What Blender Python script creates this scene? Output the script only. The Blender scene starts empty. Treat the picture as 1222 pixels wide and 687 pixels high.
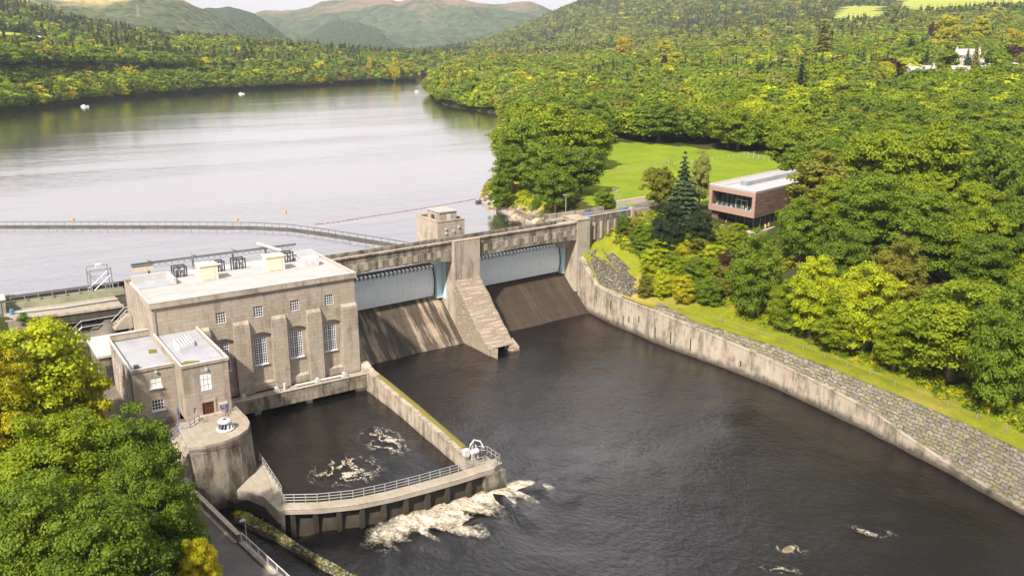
import bpy, bmesh, math, random
import numpy as np
from mathutils import Vector, Matrix
random.seed(7); rng = np.random.default_rng(11)
PI = math.pi
scene = bpy.context.scene
COL = scene.collection
# ------------------------------------------------------------------ camera numbers (used to turn survey sightings into places)
F, CX, CY, YH = 1030.0, 611.0, 343.5, 55.0
H = 57.0
pit = math.atan((CY - YH) / F); azi = math.radians(33.9)
sp, cp = math.sin(pit), math.cos(pit)
hd = (math.sin(azi), math.cos(azi)); rt = (math.cos(azi), -math.sin(azi))
def ray(x, y):
    u = (x - CX) / F; v = (y - CY) / F
    fw = cp - v * sp; dn = sp + v * cp
    return (hd[0] * fw + rt[0] * u, hd[1] * fw + rt[1] * u, -dn)
def P(x, y, z):
    r = ray(x, y); t = (z - H) / r[2]; return (r[0] * t, r[1] * t, z)
def PD(x, y, d):
    r = ray(x, y); return (r[0] * d, r[1] * d, H + r[2] * d)
def depth(X, Y, Z):
    f = X * hd[0] + Y * hd[1]; return f * cp - (Z - H) * sp
def proj(X, Y, Z):
    z = Z - H; f = X * hd[0] + Y * hd[1]; u = X * rt[0] + Y * rt[1]; d = f * cp - z * sp
    return CX + F * u / d, CY - F * (z * cp + f * sp) / d, d
LAKE = 13.8
# ------------------------------------------------------------------ material helpers
class NT:
    def __init__(s, m):
        m.use_nodes = True; s.m = m; s.t = m.node_tree; s.N = s.t.nodes; s.L = s.t.links
        s.N.clear(); s.out = s.N.new('ShaderNodeOutputMaterial')
    def n(s, typ, **kw):
        o = s.N.new('ShaderNode' + typ)
        for k, v in kw.items():
            if k.startswith('i_'):
                o.inputs[k[2:].replace('_', ' ')].default_value = v
            else: setattr(o, k, v)
        return o
    def l(s, a, b): s.L.new(a, b)
    def ramp(s, fac, stops):
        r = s.N.new('ShaderNodeValToRGB'); e = r.color_ramp.elements
        while len(e) < len(stops): e.new(.5)
        for i, (p_, c) in enumerate(stops):
            e[i].position = p_; e[i].color = (c, c, c, 1) if isinstance(c, (int, float)) else (*c, 1)
        s.l(fac, r.inputs[0]); return r.outputs[0]
    def noise(s, vec, scale, detail=4, rough=.6, out=0):
        o = s.n('TexNoise'); o.inputs['Scale'].default_value = scale; o.inputs['Detail'].default_value = detail
        o.inputs['Roughness'].default_value = rough
        if vec is not None: s.l(vec, o.inputs['Vector'])
        return o.outputs[out]
    def map(s, vec, sc=(1, 1, 1), loc=(0, 0, 0), rot=(0, 0, 0)):
        o = s.n('Mapping'); o.inputs['Scale'].default_value = sc; o.inputs['Location'].default_value = loc
        o.inputs['Rotation'].default_value = rot; s.l(vec, o.inputs['Vector']); return o.outputs[0]
    def mix(s, fac, a, b, mode='MIX'):
        o = s.n('Mix', data_type='RGBA', blend_type=mode)
        for i, v in ((0, fac), (6, a), (7, b)):
            if hasattr(v, 'is_linked'): s.l(v, o.inputs[i])
            elif isinstance(v, (int, float)): o.inputs[i].default_value = v if i == 0 else (v, v, v, 1)
            else: o.inputs[i].default_value = (*v, 1)
        return o.outputs[2]
    def math(s, op, a, b=0.0, c=None):
        o = s.n('Math', operation=op)
        for i, v in enumerate((a, b, c)):
            if v is None: continue
            if hasattr(v, 'is_linked'): s.l(v, o.inputs[i])
            else: o.inputs[i].default_value = v
        return o.outputs[0]
    def pos(s): return s.n('NewGeometry').outputs['Position']
    def wallvec(s):      # metres along the wall and up it, whichever way it faces
        g = s.n('NewGeometry'); p_ = s.n('SeparateXYZ'); q = s.n('SeparateXYZ')
        s.l(g.outputs['Position'], p_.inputs[0]); s.l(g.outputs['True Normal'], q.inputs[0])
        ax = s.math('GREATER_THAN', s.math('ABSOLUTE', q.outputs[0]), .7)
        m = s.n('Mix', data_type='FLOAT'); s.l(ax, m.inputs[0]); s.l(p_.outputs[0], m.inputs[2]); s.l(p_.outputs[1], m.inputs[3])
        c = s.n('CombineXYZ'); s.l(m.outputs[0], c.inputs[0]); s.l(p_.outputs[2], c.inputs[1]); return c.outputs[0]
    def bsdf(s, col, rough=.8, bump=None, bstr=.3, bdist=.05, metal=0, spec=.3):
        b = s.n('BsdfPrincipled'); b.inputs['Roughness'].default_value = rough; b.inputs['Metallic'].default_value = metal
        b.inputs['Specular IOR Level'].default_value = spec
        if hasattr(col, 'is_linked'): s.l(col, b.inputs['Base Color'])
        else: b.inputs['Base Color'].default_value = (*col, 1)
        if bump is not None:
            u = s.n('Bump'); u.inputs['Strength'].default_value = bstr; u.inputs['Distance'].default_value = bdist
            s.l(bump, u.inputs['Height']); s.l(u.outputs[0], b.inputs['Normal'])
        s.l(b.outputs[0], s.out.inputs[0]); return b
M = {}
def newmat(name):
    m = bpy.data.materials.new(name); M[name] = m; return NT(m)
def plain(name, col, rough=.6, metal=0, spec=.4, var=.15, scale=2.0):
    t = newmat(name); nz = t.noise(t.pos(), scale, 5)
    c = t.mix(t.ramp(nz, [(.3, 1 - var), (.7, 1 + var * .5)]), (0, 0, 0), col)
    c = t.mix(1.0, col, t.ramp(nz, [(.3, 1 - var), (.7, 1.0)]), 'MULTIPLY')
    t.bsdf(c, rough, nz, .15, .02, metal, spec); return M[name]
def concrete(name, col, dark, streak=.6, blocks=None, moss=0, stain_lo=.42, stain_hi=.68):
    t = newmat(name); pos = t.pos()
    big = t.noise(pos, .22, 6, .65); fine = t.noise(pos, 5, 8, .7)
    st = t.math('ADD', t.math('MULTIPLY', t.noise(t.map(pos, (.8, .8, .16)), 1.0, 7, .7), .6), t.math('MULTIPLY', t.noise(pos, .35, 6, .7), .4))
    st2 = t.noise(t.map(pos, (2.4, 2.4, .3)), 1.0, 6, .75)
    c = t.mix(t.ramp(big, [(.3, 0), (.7, 1)]), tuple(v * .86 for v in col), tuple(min(1, v * 1.10) for v in col))
    c = t.mix(t.ramp(fine, [(.35, .35), (.65, 0)]), c, tuple(v * .72 for v in col))
    f = t.math('MULTIPLY', t.ramp(st, [(stain_lo, 0), (stain_hi, 1)]), streak)
    c = t.mix(f, c, dark)
    f2 = t.math('MULTIPLY', t.ramp(st2, [(.55, 0), (.78, 1)]), streak * .4)
    c = t.mix(f2, c, tuple(min(1, v * 1.35) for v in col) if streak > .5 else dark)
    hgt = fine
    sz = t.n('SeparateXYZ'); t.l(pos, sz.inputs[0]); c = t.mix(t.ramp(t.math('ADD', t.math('MULTIPLY', sz.outputs[2], .25), t.math('MULTIPLY', t.noise(pos, .8, 5, .7), .5)), [(.32, .85), (.62, 0)]), c, (.035, .028, .018))   # algae at the waterline
    if blocks:
        br = t.n('TexBrick'); t.l(t.wallvec(), br.inputs['Vector']); br.inputs['Scale'].default_value = 1
        br.inputs['Brick Width'].default_value = blocks[0]; br.inputs['Row Height'].default_value = blocks[1]
        br.inputs['Mortar Size'].default_value = .025; br.inputs['Mortar Smooth'].default_value = .3; br.inputs['Bias'].default_value = 0
        br.inputs['Color1'].default_value = (1, 1, 1, 1); br.inputs['Color2'].default_value = (.87, .86, .85, 1); br.inputs['Mortar'].default_value = (.66, .64, .62, 1)
        c = t.mix(.85, c, br.outputs['Color'], 'MULTIPLY')
        hgt = t.math('SUBTRACT', t.math('MULTIPLY', fine, .5), br.outputs['Fac'])
    if moss:
        n = t.n('NewGeometry'); q = t.n('SeparateXYZ'); t.l(n.outputs['True Normal'], q.inputs[0])
        up = t.ramp(q.outputs[2], [(.3, 0), (.8, 1)]); mz = t.ramp(t.noise(pos, .9, 6, .7), [(.35, 0), (.6, 1)])
        c = t.mix(t.math('MULTIPLY', t.math('MULTIPLY', up, mz), moss), c, (.16, .15, .03))
    t.bsdf(c, .88, hgt, .5, .04, 0, .25); return M[name]
C_STONE = (.37, .31, .245)
concrete('masonry', (.42, .35, .28), (.15, .12, .09), .6, (1.25, .62), 0, .49, .62)
concrete('concrete', (.42, .35, .28), (.14, .11, .08), .65, None, 0, .48, .60)
concrete('concrete_grimy', (.31, .27, .215), (.07, .058, .042), .9, (2.6, 1.6), 0, .44, .56)
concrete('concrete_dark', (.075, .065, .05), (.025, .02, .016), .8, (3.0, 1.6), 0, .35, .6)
concrete('wall_pale', (.43, .36, .285), (.14, .12, .09), .85, (3.2, 6.0), 0, .47, .58)
concrete('concrete_mossy', (.36, .32, .26), (.10, .085, .06), .6, None, .95)
concrete('paving', (.40, .345, .29), (.20, .17, .14), .35, (1.0, 1.0), .25)
t = newmat('coursed_stone'); wv = t.n('VectorMath', operation='MULTIPLY_ADD'); t.l(t.noise(t.pos(), .75, 6, .7, 1), wv.inputs[0]); wv.inputs[1].default_value = (1.5, 1.5, 1.5); t.l(t.map(t.pos(), (1, 1, 1.35)), wv.inputs[2])
sx_ = t.n('SeparateXYZ'); t.l(wv.outputs[0], sx_.inputs[0]); cb_ = t.n('CombineXYZ'); t.l(sx_.outputs[1], cb_.inputs[0]); t.l(sx_.outputs[2], cb_.inputs[1])
br = t.n('TexBrick'); t.l(cb_.outputs[0], br.inputs['Vector']); br.inputs['Scale'].default_value = 1; br.inputs['Brick Width'].default_value = 1.15; br.inputs['Row Height'].default_value = .62; br.inputs['Mortar Size'].default_value = .06; br.inputs['Mortar Smooth'].default_value = .9; br.inputs['Bias'].default_value = -.1
br.inputs['Color1'].default_value = (.32, .28, .23, 1); br.inputs['Color2'].default_value = (.15, .14, .125, 1); br.inputs['Mortar'].default_value = (.085, .072, .04, 1)
c = t.mix(t.ramp(t.noise(t.pos(), 3.5, 8, .75), [(.35, .75), (.62, 0)]), br.outputs['Color'], (.09, .085, .075)); c = t.mix(t.math('MULTIPLY', t.ramp(t.noise(t.pos(), .7, 7, .75), [(.46, 0), (.62, 1)]), .7), c, (.19, .165, .05))
t.bsdf(c, .92, t.math('ADD', t.math('MULTIPLY', br.outputs['Fac'], -1.0), t.noise(t.pos(), 3.0, 8, .75)), .9, .18, 0, .15)
# painted steel of the gates with plate seams, runs of rust and a grimy foot
def steel(name, col):
    t = newmat(name); pos = t.pos(); q = t.n('SeparateXYZ'); t.l(pos, q.inputs[0])
    f = t.math('ABSOLUTE', t.math('SUBTRACT', t.math('FRACT', t.math('DIVIDE', q.outputs[0], 2.76)), .5)); seam = t.ramp(f, [(.0, .72), (.012, 1)])
    f2 = t.math('ABSOLUTE', t.math('SUBTRACT', t.math('FRACT', t.math('DIVIDE', q.outputs[2], 1.6)), .5)); seam2 = t.ramp(f2, [(.0, .85), (.02, 1)])
    c = t.mix(1.0, t.mix(1.0, col, seam, 'MULTIPLY'), seam2, 'MULTIPLY')
    c = t.mix(t.math('MULTIPLY', t.ramp(t.noise(t.map(pos, (1.6, 1.6, .12)), 1.0, 7, .75), [(.52, 0), (.72, 1)]), .45), c, (.36, .37, .35))
    c = t.mix(t.math('MULTIPLY', t.ramp(t.noise(t.map(pos, (.9, .9, .2)), 1.0, 6, .75), [(.64, 0), (.72, 1)]), .6), c, (.30, .20, .12))
    t.bsdf(c, .5, t.noise(pos, 1.2, 4), .1, .05, 0, .35)
# spillway apron: dark wet algae with pale streaks running down it and horizontal lift joints
def apron(name, base, dark, pale, amt):
    t = newmat(name); pos = t.pos()
    st = t.noise(t.map(pos, (.55, .045, .045)), 1.0, 8, .75); st2 = t.noise(t.map(pos, (2.2, .1, .1)), 1.0, 6, .7)
    big = t.noise(pos, .12, 5, .6)
    c = t.mix(t.ramp(st2, [(.35, 0), (.65, 1)]), dark, base)
    c = t.mix(t.math('MULTIPLY', t.ramp(t.math('ADD', st, t.math('MULTIPLY', big, .35)), [(.66, 0), (.78, 1)]), amt), c, pale)
    z = t.n('SeparateXYZ'); t.l(pos, z.inputs[0])
    w = t.math('ABSOLUTE', t.math('SUBTRACT', t.math('FRACT', t.math('DIVIDE', z.outputs[2], 1.6)), .5))
    j = t.ramp(w, [(.0, .55), (.035, 1.0)]); c = t.mix(1.0, c, j, 'MULTIPLY')
    t.bsdf(c, .6, t.noise(pos, 3, 8, .7), .6, .06, 0, .35); return M[name]
apron('apron_left', (.095, .07, .048), (.032, .026, .021), (.36, .28, .20), .9)
apron('apron_right', (.055, .038, .025), (.035, .026, .018), (.12, .08, .05), .3)
# nose of the pier: rough coursed pale stone
def rubble(name, cols, scale, mort, bstr=.9, lay=(1, 1, 1), moss=.3, soft=.12):
    t = newmat(name); wv = t.n('VectorMath', operation='MULTIPLY_ADD'); t.l(t.noise(t.pos(), 1.7, 4, .6, 1), wv.inputs[0]); wv.inputs[1].default_value = (.8, .8, .8); t.l(t.map(t.pos(), lay), wv.inputs[2]); pos = wv.outputs[0]
    v = t.n('TexVoronoi'); v.inputs['Scale'].default_value = scale; t.l(pos, v.inputs['Vector'])
    e = t.n('TexVoronoi', feature='DISTANCE_TO_EDGE'); e.inputs['Scale'].default_value = scale; t.l(pos, e.inputs['Vector'])
    sx = t.n('SeparateColor'); t.l(v.outputs['Color'], sx.inputs[0])
    c = t.ramp(sx.outputs[0], [(0, cols[0]), (.5, cols[1]), (1, cols[2])])
    c = t.mix(t.ramp(t.noise(t.pos(), 4, 8, .7), [(.35, .5), (.6, 0)]), c, tuple(x * .5 for x in cols[0]))
    mo = t.math('MULTIPLY', t.ramp(t.noise(t.pos(), .6, 6, .7), [(.45, 0), (.6, 1)]), moss)
    c = t.mix(mo, c, (.20, .17, .05))
    edge = t.ramp(e.outputs['Distance'], [(.0, 0), (soft, 1)])
    c = t.mix(edge, mort, c)
    t.bsdf(c, .9, edge, bstr, .22, 0, .2); return M[name]
rubble('rubble', [(.15, .14, .125), (.225, .205, .18), (.33, .30, .255)], 1.35, (.11, .10, .045), 1.0, (.75, .75, 1.5), .8, .14)
rubble('rock', [(.16, .13, .10), (.36, .28, .21), (.50, .40, .32)], .35, (.14, .11, .07), .8, (1, 1, 1.4), .3)
rubble('pier_stone', [(.33, .27, .21), (.38, .31, .245), (.43, .355, .28)], 1.1, (.24, .19, .14), .6, (.16, 1.3, 1.3), .0, .2)
rubble('scree', [(.11, .10, .085), (.18, .16, .13), (.26, .23, .19)], 1.6, (.08, .07, .04), .9, (1, 1, 1), .3)
plain('white_paint', (.62, .61, .60), .5, 0, .3, .3, 1.5); plain('window_frame', (.76, .76, .78), .4)
plain('cream_paint', (.72, .62, .48), .6); plain('galvanised', (.34, .37, .39), .4, .35); plain('steel_dark', (.05, .055, .06), .5)
plain('grey_rail', (.34, .33, .31), .5, .1); plain('blue_rail', (.17, .16, .34), .5); plain('sign_blue', (.03, .05, .17), .4)
steel('gate_blue', (.74, .80, .83)); plain('gate_plate', (.54, .68, .74), .42, 0, .4, .1, .5)
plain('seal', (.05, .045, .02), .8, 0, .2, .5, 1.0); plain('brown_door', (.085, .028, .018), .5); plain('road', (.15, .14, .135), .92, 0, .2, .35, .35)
plain('yard', (.22, .185, .155), .92, 0, .2, .5, .35)
t = newmat('roof_white'); pos = t.pos(); q = t.n('SeparateXYZ'); t.l(pos, q.inputs[0])
f = t.math('ABSOLUTE', t.math('SUBTRACT', t.math('FRACT', t.math('DIVIDE', q.outputs[0], 2.1)), .5)); c = t.mix(1.0, (.42, .40, .39), t.ramp(f, [(.0, .78), (.02, 1)]), 'MULTIPLY')
c = t.mix(t.math('MULTIPLY', t.ramp(t.noise(t.map(pos, (.25, .7, 1)), 1.0, 7, .7), [(.45, 0), (.62, 1)]), .5), c, (.30, .275, .25)); c = t.mix(t.ramp(t.noise(pos, 1.5, 6, .75), [(.62, 0), (.75, .6)]), c, (.20, .18, .15))
t.bsdf(c, .6, t.noise(pos, 3, 5), .15, .03, 0, .3); plain('cafe_roof', (.42, .41, .42), .6); plain('roof_lead', (.40, .40, .43), .5, 0, .4, .30, .35)
plain('roof_edge', (.52, .49, .47), .6); plain('slate', (.40, .36, .34), .6); plain('render_white', (.46, .42, .385), .8)
plain('render_pink', (.62, .50, .44), .8); plain('rust_pipe', (.36, .36, .34), .5); plain('green_beam', (.36, .36, .24), .55, 0, .3, .4, .6)
plain('float_orange', (.50, .27, .08), .5); plain('float_red', (.50, .30, .24), .6); plain('boom_grey', (.09, .082, .068), .6, 0, .3, .5, .5)
plain('timber_pink', (.40, .25, .20), .65); plain('moss', (.17, .15, .025), .95); plain('bark', (.17, .14, .11), .9, 0, .2, .4, 3); plain('bark_pale', (.42, .38, .31), .9, 0, .2, .3, 3)
plain('tyre', (.02, .02, .02), .8); plain('car_dark', (.03, .035, .05), .25, .2, .6, .02); plain('car_white', (.7, .7, .72), .25, 0, .6, .02); plain('car_silver', (.42, .43, .45), .25, .4, .6, .02)
plain('hi_vis', (.45, .65, .05), .5); plain('table_white', (.75, .74, .72), .5); plain('post_white', (.36, .35, .31), .7); plain('post_wood', (.26, .22, .17), .8)
plain('skin', (.48, .30, .22), .6); plain('hair', (.06, .04, .03), .7)
t = newmat('glass'); t.bsdf((.018, .02, .028), .12, t.noise(t.pos(), 1.1, 3), .08, .05, 0, .6)
t = newmat('cafe_glass'); t.bsdf((.03, .055, .055), .08, t.noise(t.pos(), .8, 2), .05, .05, 0, .8)
t = newmat('blind'); t.bsdf((.70, .69, .68), .6)
t = newmat('cloth')
oi = t.n('ObjectInfo'); t.bsdf(oi.outputs['Color'], .8)
# slatted brown cladding of the visitor building
t = newmat('slats'); z = t.n('SeparateXYZ'); t.l(t.pos(), z.inputs[0])
w = t.math('FRACT', t.math('MULTIPLY', z.outputs[2], 2.6)); wz = t.ramp(w, [(.0, .25), (.12, .3), (.2, 1), (.9, 1), (1, .4)])
c = t.mix(1.0, t.ramp(t.noise(t.map(t.pos(), (.3, .3, 2.6)), 1.2, 4, .7), [(.3, (.12, .07, .05)), (.55, (.24, .15, .11)), (.75, (.36, .26, .20))]), wz, 'MULTIPLY')
t.bsdf(c, .7, w, .4, .05)
# grass / terrain
def grassmat(name, a, b, dry, dryamt, sc=.5, fine=3.0):
    t = newmat(name); pos = t.pos()
    n1 = t.noise(pos, sc * .12, 6, .6); n2 = t.noise(pos, sc, 6, .7); n3 = t.noise(pos, fine, 6, .75)
    c = t.mix(t.ramp(n2, [(.3, 0), (.7, 1)]), a, b); c = t.mix(t.math('MULTIPLY', t.ramp(n1, [(.5, 0), (.62, 1)]), dryamt), c, dry)
    c = t.mix(t.ramp(n3, [(.35, .45), (.6, 0)]), c, tuple(v * .55 for v in a))
    t.bsdf(c, .95, n3, .8, .25, 0, .1); return M[name]
grassmat('grass', (.13, .17, .012), (.25, .25, .018), (.36, .28, .07), .8)
grassmat('lawn', (.145, .21, .014), (.235, .29, .018), (.30, .29, .05), .7, .10, 1.2)
grassmat('bank_grass', (.16, .19, .014), (.29, .29, .022), (.42, .32, .08), .9, .35, 4.0)
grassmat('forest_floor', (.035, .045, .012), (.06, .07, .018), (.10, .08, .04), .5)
grassmat('field_far', (.30, .33, .05), (.36, .38, .07), (.5, .40, .15), .6, .02, .3)
# foliage: colour from the tree itself, small variation leaf to leaf
def leafmat(name, src):
    t = newmat(name); g = t.n('NewGeometry')
    if src == 'obj': col = t.n('ObjectInfo').outputs['Color']
    else: col = t.n('Attribute', attribute_type='GEOMETRY', attribute_name='tint').outputs['Color']
    nz = t.noise(g.outputs['Position'], .3, 4, .6); nz2 = t.noise(g.outputs['Position'], 2.5, 3, .6)
    c = t.mix(1.0, col, t.ramp(nz, [(.3, (.68, .74, .8)), (.5, (1, 1, 1)), (.72, (1.3, 1.16, .9))]), 'MULTIPLY')
    c = t.mix(1.0, c, t.ramp(nz2, [(.3, .72), (.7, 1.25)]), 'MULTIPLY')
    d = t.n('BsdfPrincipled'); d.inputs['Roughness'].default_value = .55; d.inputs['Specular IOR Level'].default_value = .18; t.l(c, d.inputs['Base Color'])
    tr = t.n('BsdfTranslucent'); c2 = t.mix(1.0, c, (1.35, 1.25, .5), 'MULTIPLY'); t.l(c2, tr.inputs['Color'])
    mx = t.n('MixShader'); mx.inputs[0].default_value = .36; t.l(d.outputs[0], mx.inputs[1]); t.l(tr.outputs[0], mx.inputs[2]); t.l(mx.outputs[0], t.out.inputs[0])
    return M[name]
leafmat('leaves', 'obj'); leafmat('leaves_far', 'attr')
# distant hillsides, forest texture on moor
def hillmat(name, dark, mid, moor, lo, hi, tint=.035):
    t = newmat(name); pos = t.pos()
    v = t.n('TexVoronoi'); v.inputs['Scale'].default_value = tint; t.l(pos, v.inputs['Vector'])
    big = t.noise(pos, .0035, 6, .62); mid_n = t.noise(pos, .02, 5, .6)
    sx = t.n('SeparateColor'); t.l(v.outputs['Color'], sx.inputs[0])
    c = t.mix(sx.outputs[0], dark, mid); c = t.mix(t.ramp(mid_n, [(.4, 0), (.65, .8)]), c, mid)
    z = t.n('SeparateXYZ'); t.l(pos, z.inputs[0])
    k = t.math('ADD', t.math('MULTIPLY', z.outputs[2], 1 / 500.), t.math('MULTIPLY', big, .9))
    c = t.mix(t.ramp(k, [(lo, 0), (hi, 1)]), c, t.mix(mid_n, moor, tuple(x * 1.5 for x in moor)))
    t.bsdf(c, .95, t.math('SUBTRACT', 1.0, v.outputs['Distance']), .9, 12.0, 0, .05); return M[name]
hillmat('hill_far', (.035, .055, .035), (.085, .11, .055), (.17, .115, .075), .86, 1.05)
hillmat('hill_near', (.03, .045, .025), (.095, .11, .05), (.28, .22, .10), .74, .84, .045)
hillmat('hill_wood', (.03, .05, .03), (.06, .085, .04), (.10, .10, .05), 1.4, 1.7, .07)
# water
def watermat(name, base, fac, bumps, rough, ior, patch=None, tint=(.97, .96, .98)):
    t = newmat(name); pos = t.pos()
    h = None
    for (sc, rot, k, det) in bumps:
        n = t.math('MULTIPLY', t.noise(t.map(pos, sc, rot=(0, 0, rot)), 1.0, det, .6), k)
        h = n if h is None else t.math('ADD', h, n)
    if patch:
        pm = t.ramp(t.noise(t.map(pos, patch[0], rot=(0, 0, patch[3])), 1.0, 4, .6), [(patch[1], patch[4]), (patch[2], 1)])
        h = t.math('MULTIPLY', h, pm)
    u = t.n('Bump'); u.inputs['Strength'].default_value = 1; u.inputs['Distance'].default_value = 1; t.l(h, u.inputs['Height'])
    g = t.n('BsdfGlossy'); g.inputs['Roughness'].default_value = rough; g.inputs['Color'].default_value = (*tint, 1); t.l(u.outputs[0], g.inputs['Normal'])
    d = t.n('BsdfDiffuse'); d.inputs['Color'].default_value = (*base, 1)
    fr = t.n('Fresnel'); fr.inputs['IOR'].default_value = ior; t.l(u.outputs[0], fr.inputs['Normal'])
    f = t.math('MINIMUM', t.math('ADD', t.math('MULTIPLY', fr.outputs[0], fac[1]), fac[0]), 1.0)
    mx = t.n('MixShader'); t.l(f, mx.inputs[0]); t.l(d.outputs[0], mx.inputs[1]); t.l(g.outputs[0], mx.inputs[2]); t.l(mx.outputs[0], t.out.inputs[0]); return M[name]
watermat('lake_water', (.06, .055, .05), (.62, .6), [((.9, .9, 1), .3, .06, 3), ((.25, .12, 1), .9, .17, 3)], .11, 1.33, ((.004, .022, 1), .42, .62, .55, .16), (1, .955, .965))
watermat('river_water', (.0045, .0045, .0045), (.0, 1.25), [((1.5, .9, 1), .5, .17, 7), ((.30, .22, 1), .2, .14, 4), ((4, 2.6, 1), .1, .04, 3)], .015, 1.36, ((.03, .05, 1), .32, .6, .3, .45), (1, .95, .93))
watermat('pool_water', (.006, .0065, .006), (.01, 1.3), [((1.2, 1.5, 1), .5, .08, 7), ((.3, .3, 1), .2, .15, 4), ((5, 4, 1), .1, .016, 3)], .04, 1.34, None, (1, .94, .92))
# foam, broken into strands
def foammat(name, sc, rot, body, fil, hgt=.25):
    t = newmat(name); pos = t.pos(); wv = t.noise(pos, sc * .45, 5, .6, 1)
    v = t.n('VectorMath', operation='MULTIPLY_ADD'); t.l(wv, v.inputs[0]); v.inputs[1].default_value = (3.0, 3.0, 3.0); t.l(pos, v.inputs[2])
    mv = t.map(v.outputs[0], (1.0, .5, 1), rot=(0, 0, rot)); n = t.noise(mv, sc, 9, .72); n2 = t.noise(mv, sc * .55, 6, .6)
    ridge_ = t.math('SUBTRACT', 1.0, t.math('MULTIPLY', t.math('ABSOLUTE', t.math('SUBTRACT', n2, .5)), fil))
    at = t.n('Attribute', attribute_type='GEOMETRY', attribute_name='amount')
    k1 = t.ramp(t.math('ADD', ridge_, t.math('MULTIPLY', t.math('SUBTRACT', at.outputs['Fac'], 1.0), .9)), [(.42, 0), (.9, 1)])
    k2 = t.ramp(t.math('ADD', n, t.math('MULTIPLY', t.math('SUBTRACT', at.outputs['Fac'], .75), .8)), [(body, 0), (body + .36, 1)])
    k = t.math('MULTIPLY', t.math('MAXIMUM', k1, k2), t.ramp(t.noise(pos, sc * 3, 6, .8), [(.34, .25), (.55, 1)]))
    k = t.math('MULTIPLY', k, t.ramp(at.outputs['Fac'], [(.02, 0), (.25, 1)]))
    c = t.mix(t.ramp(t.noise(mv, 1.1, 7, .75), [(.36, 0), (.62, 1)]), (.34, .24, .12), (.78, .73, .62))
    b = t.n('BsdfPrincipled'); b.inputs['Roughness'].default_value = .5; t.l(c, b.inputs['Base Color'])
    u = t.n('Bump'); u.inputs['Strength'].default_value = 1; u.inputs['Distance'].default_value = hgt; t.l(t.noise(mv, sc * 1.6, 8, .8), u.inputs['Height']); t.l(u.outputs[0], b.inputs['Normal'])
    tp = t.n('BsdfTransparent'); mx = t.n('MixShader'); t.l(k, mx.inputs[0]); t.l(tp.outputs[0], mx.inputs[1]); t.l(b.outputs[0], mx.inputs[2]); t.l(mx.outputs[0], t.out.inputs[0])
foammat('foam', 1.1, .45, .30, 7.0, .12); foammat('foam_thin', .75, -.2, 1.2, 14.0, .1)
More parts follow.
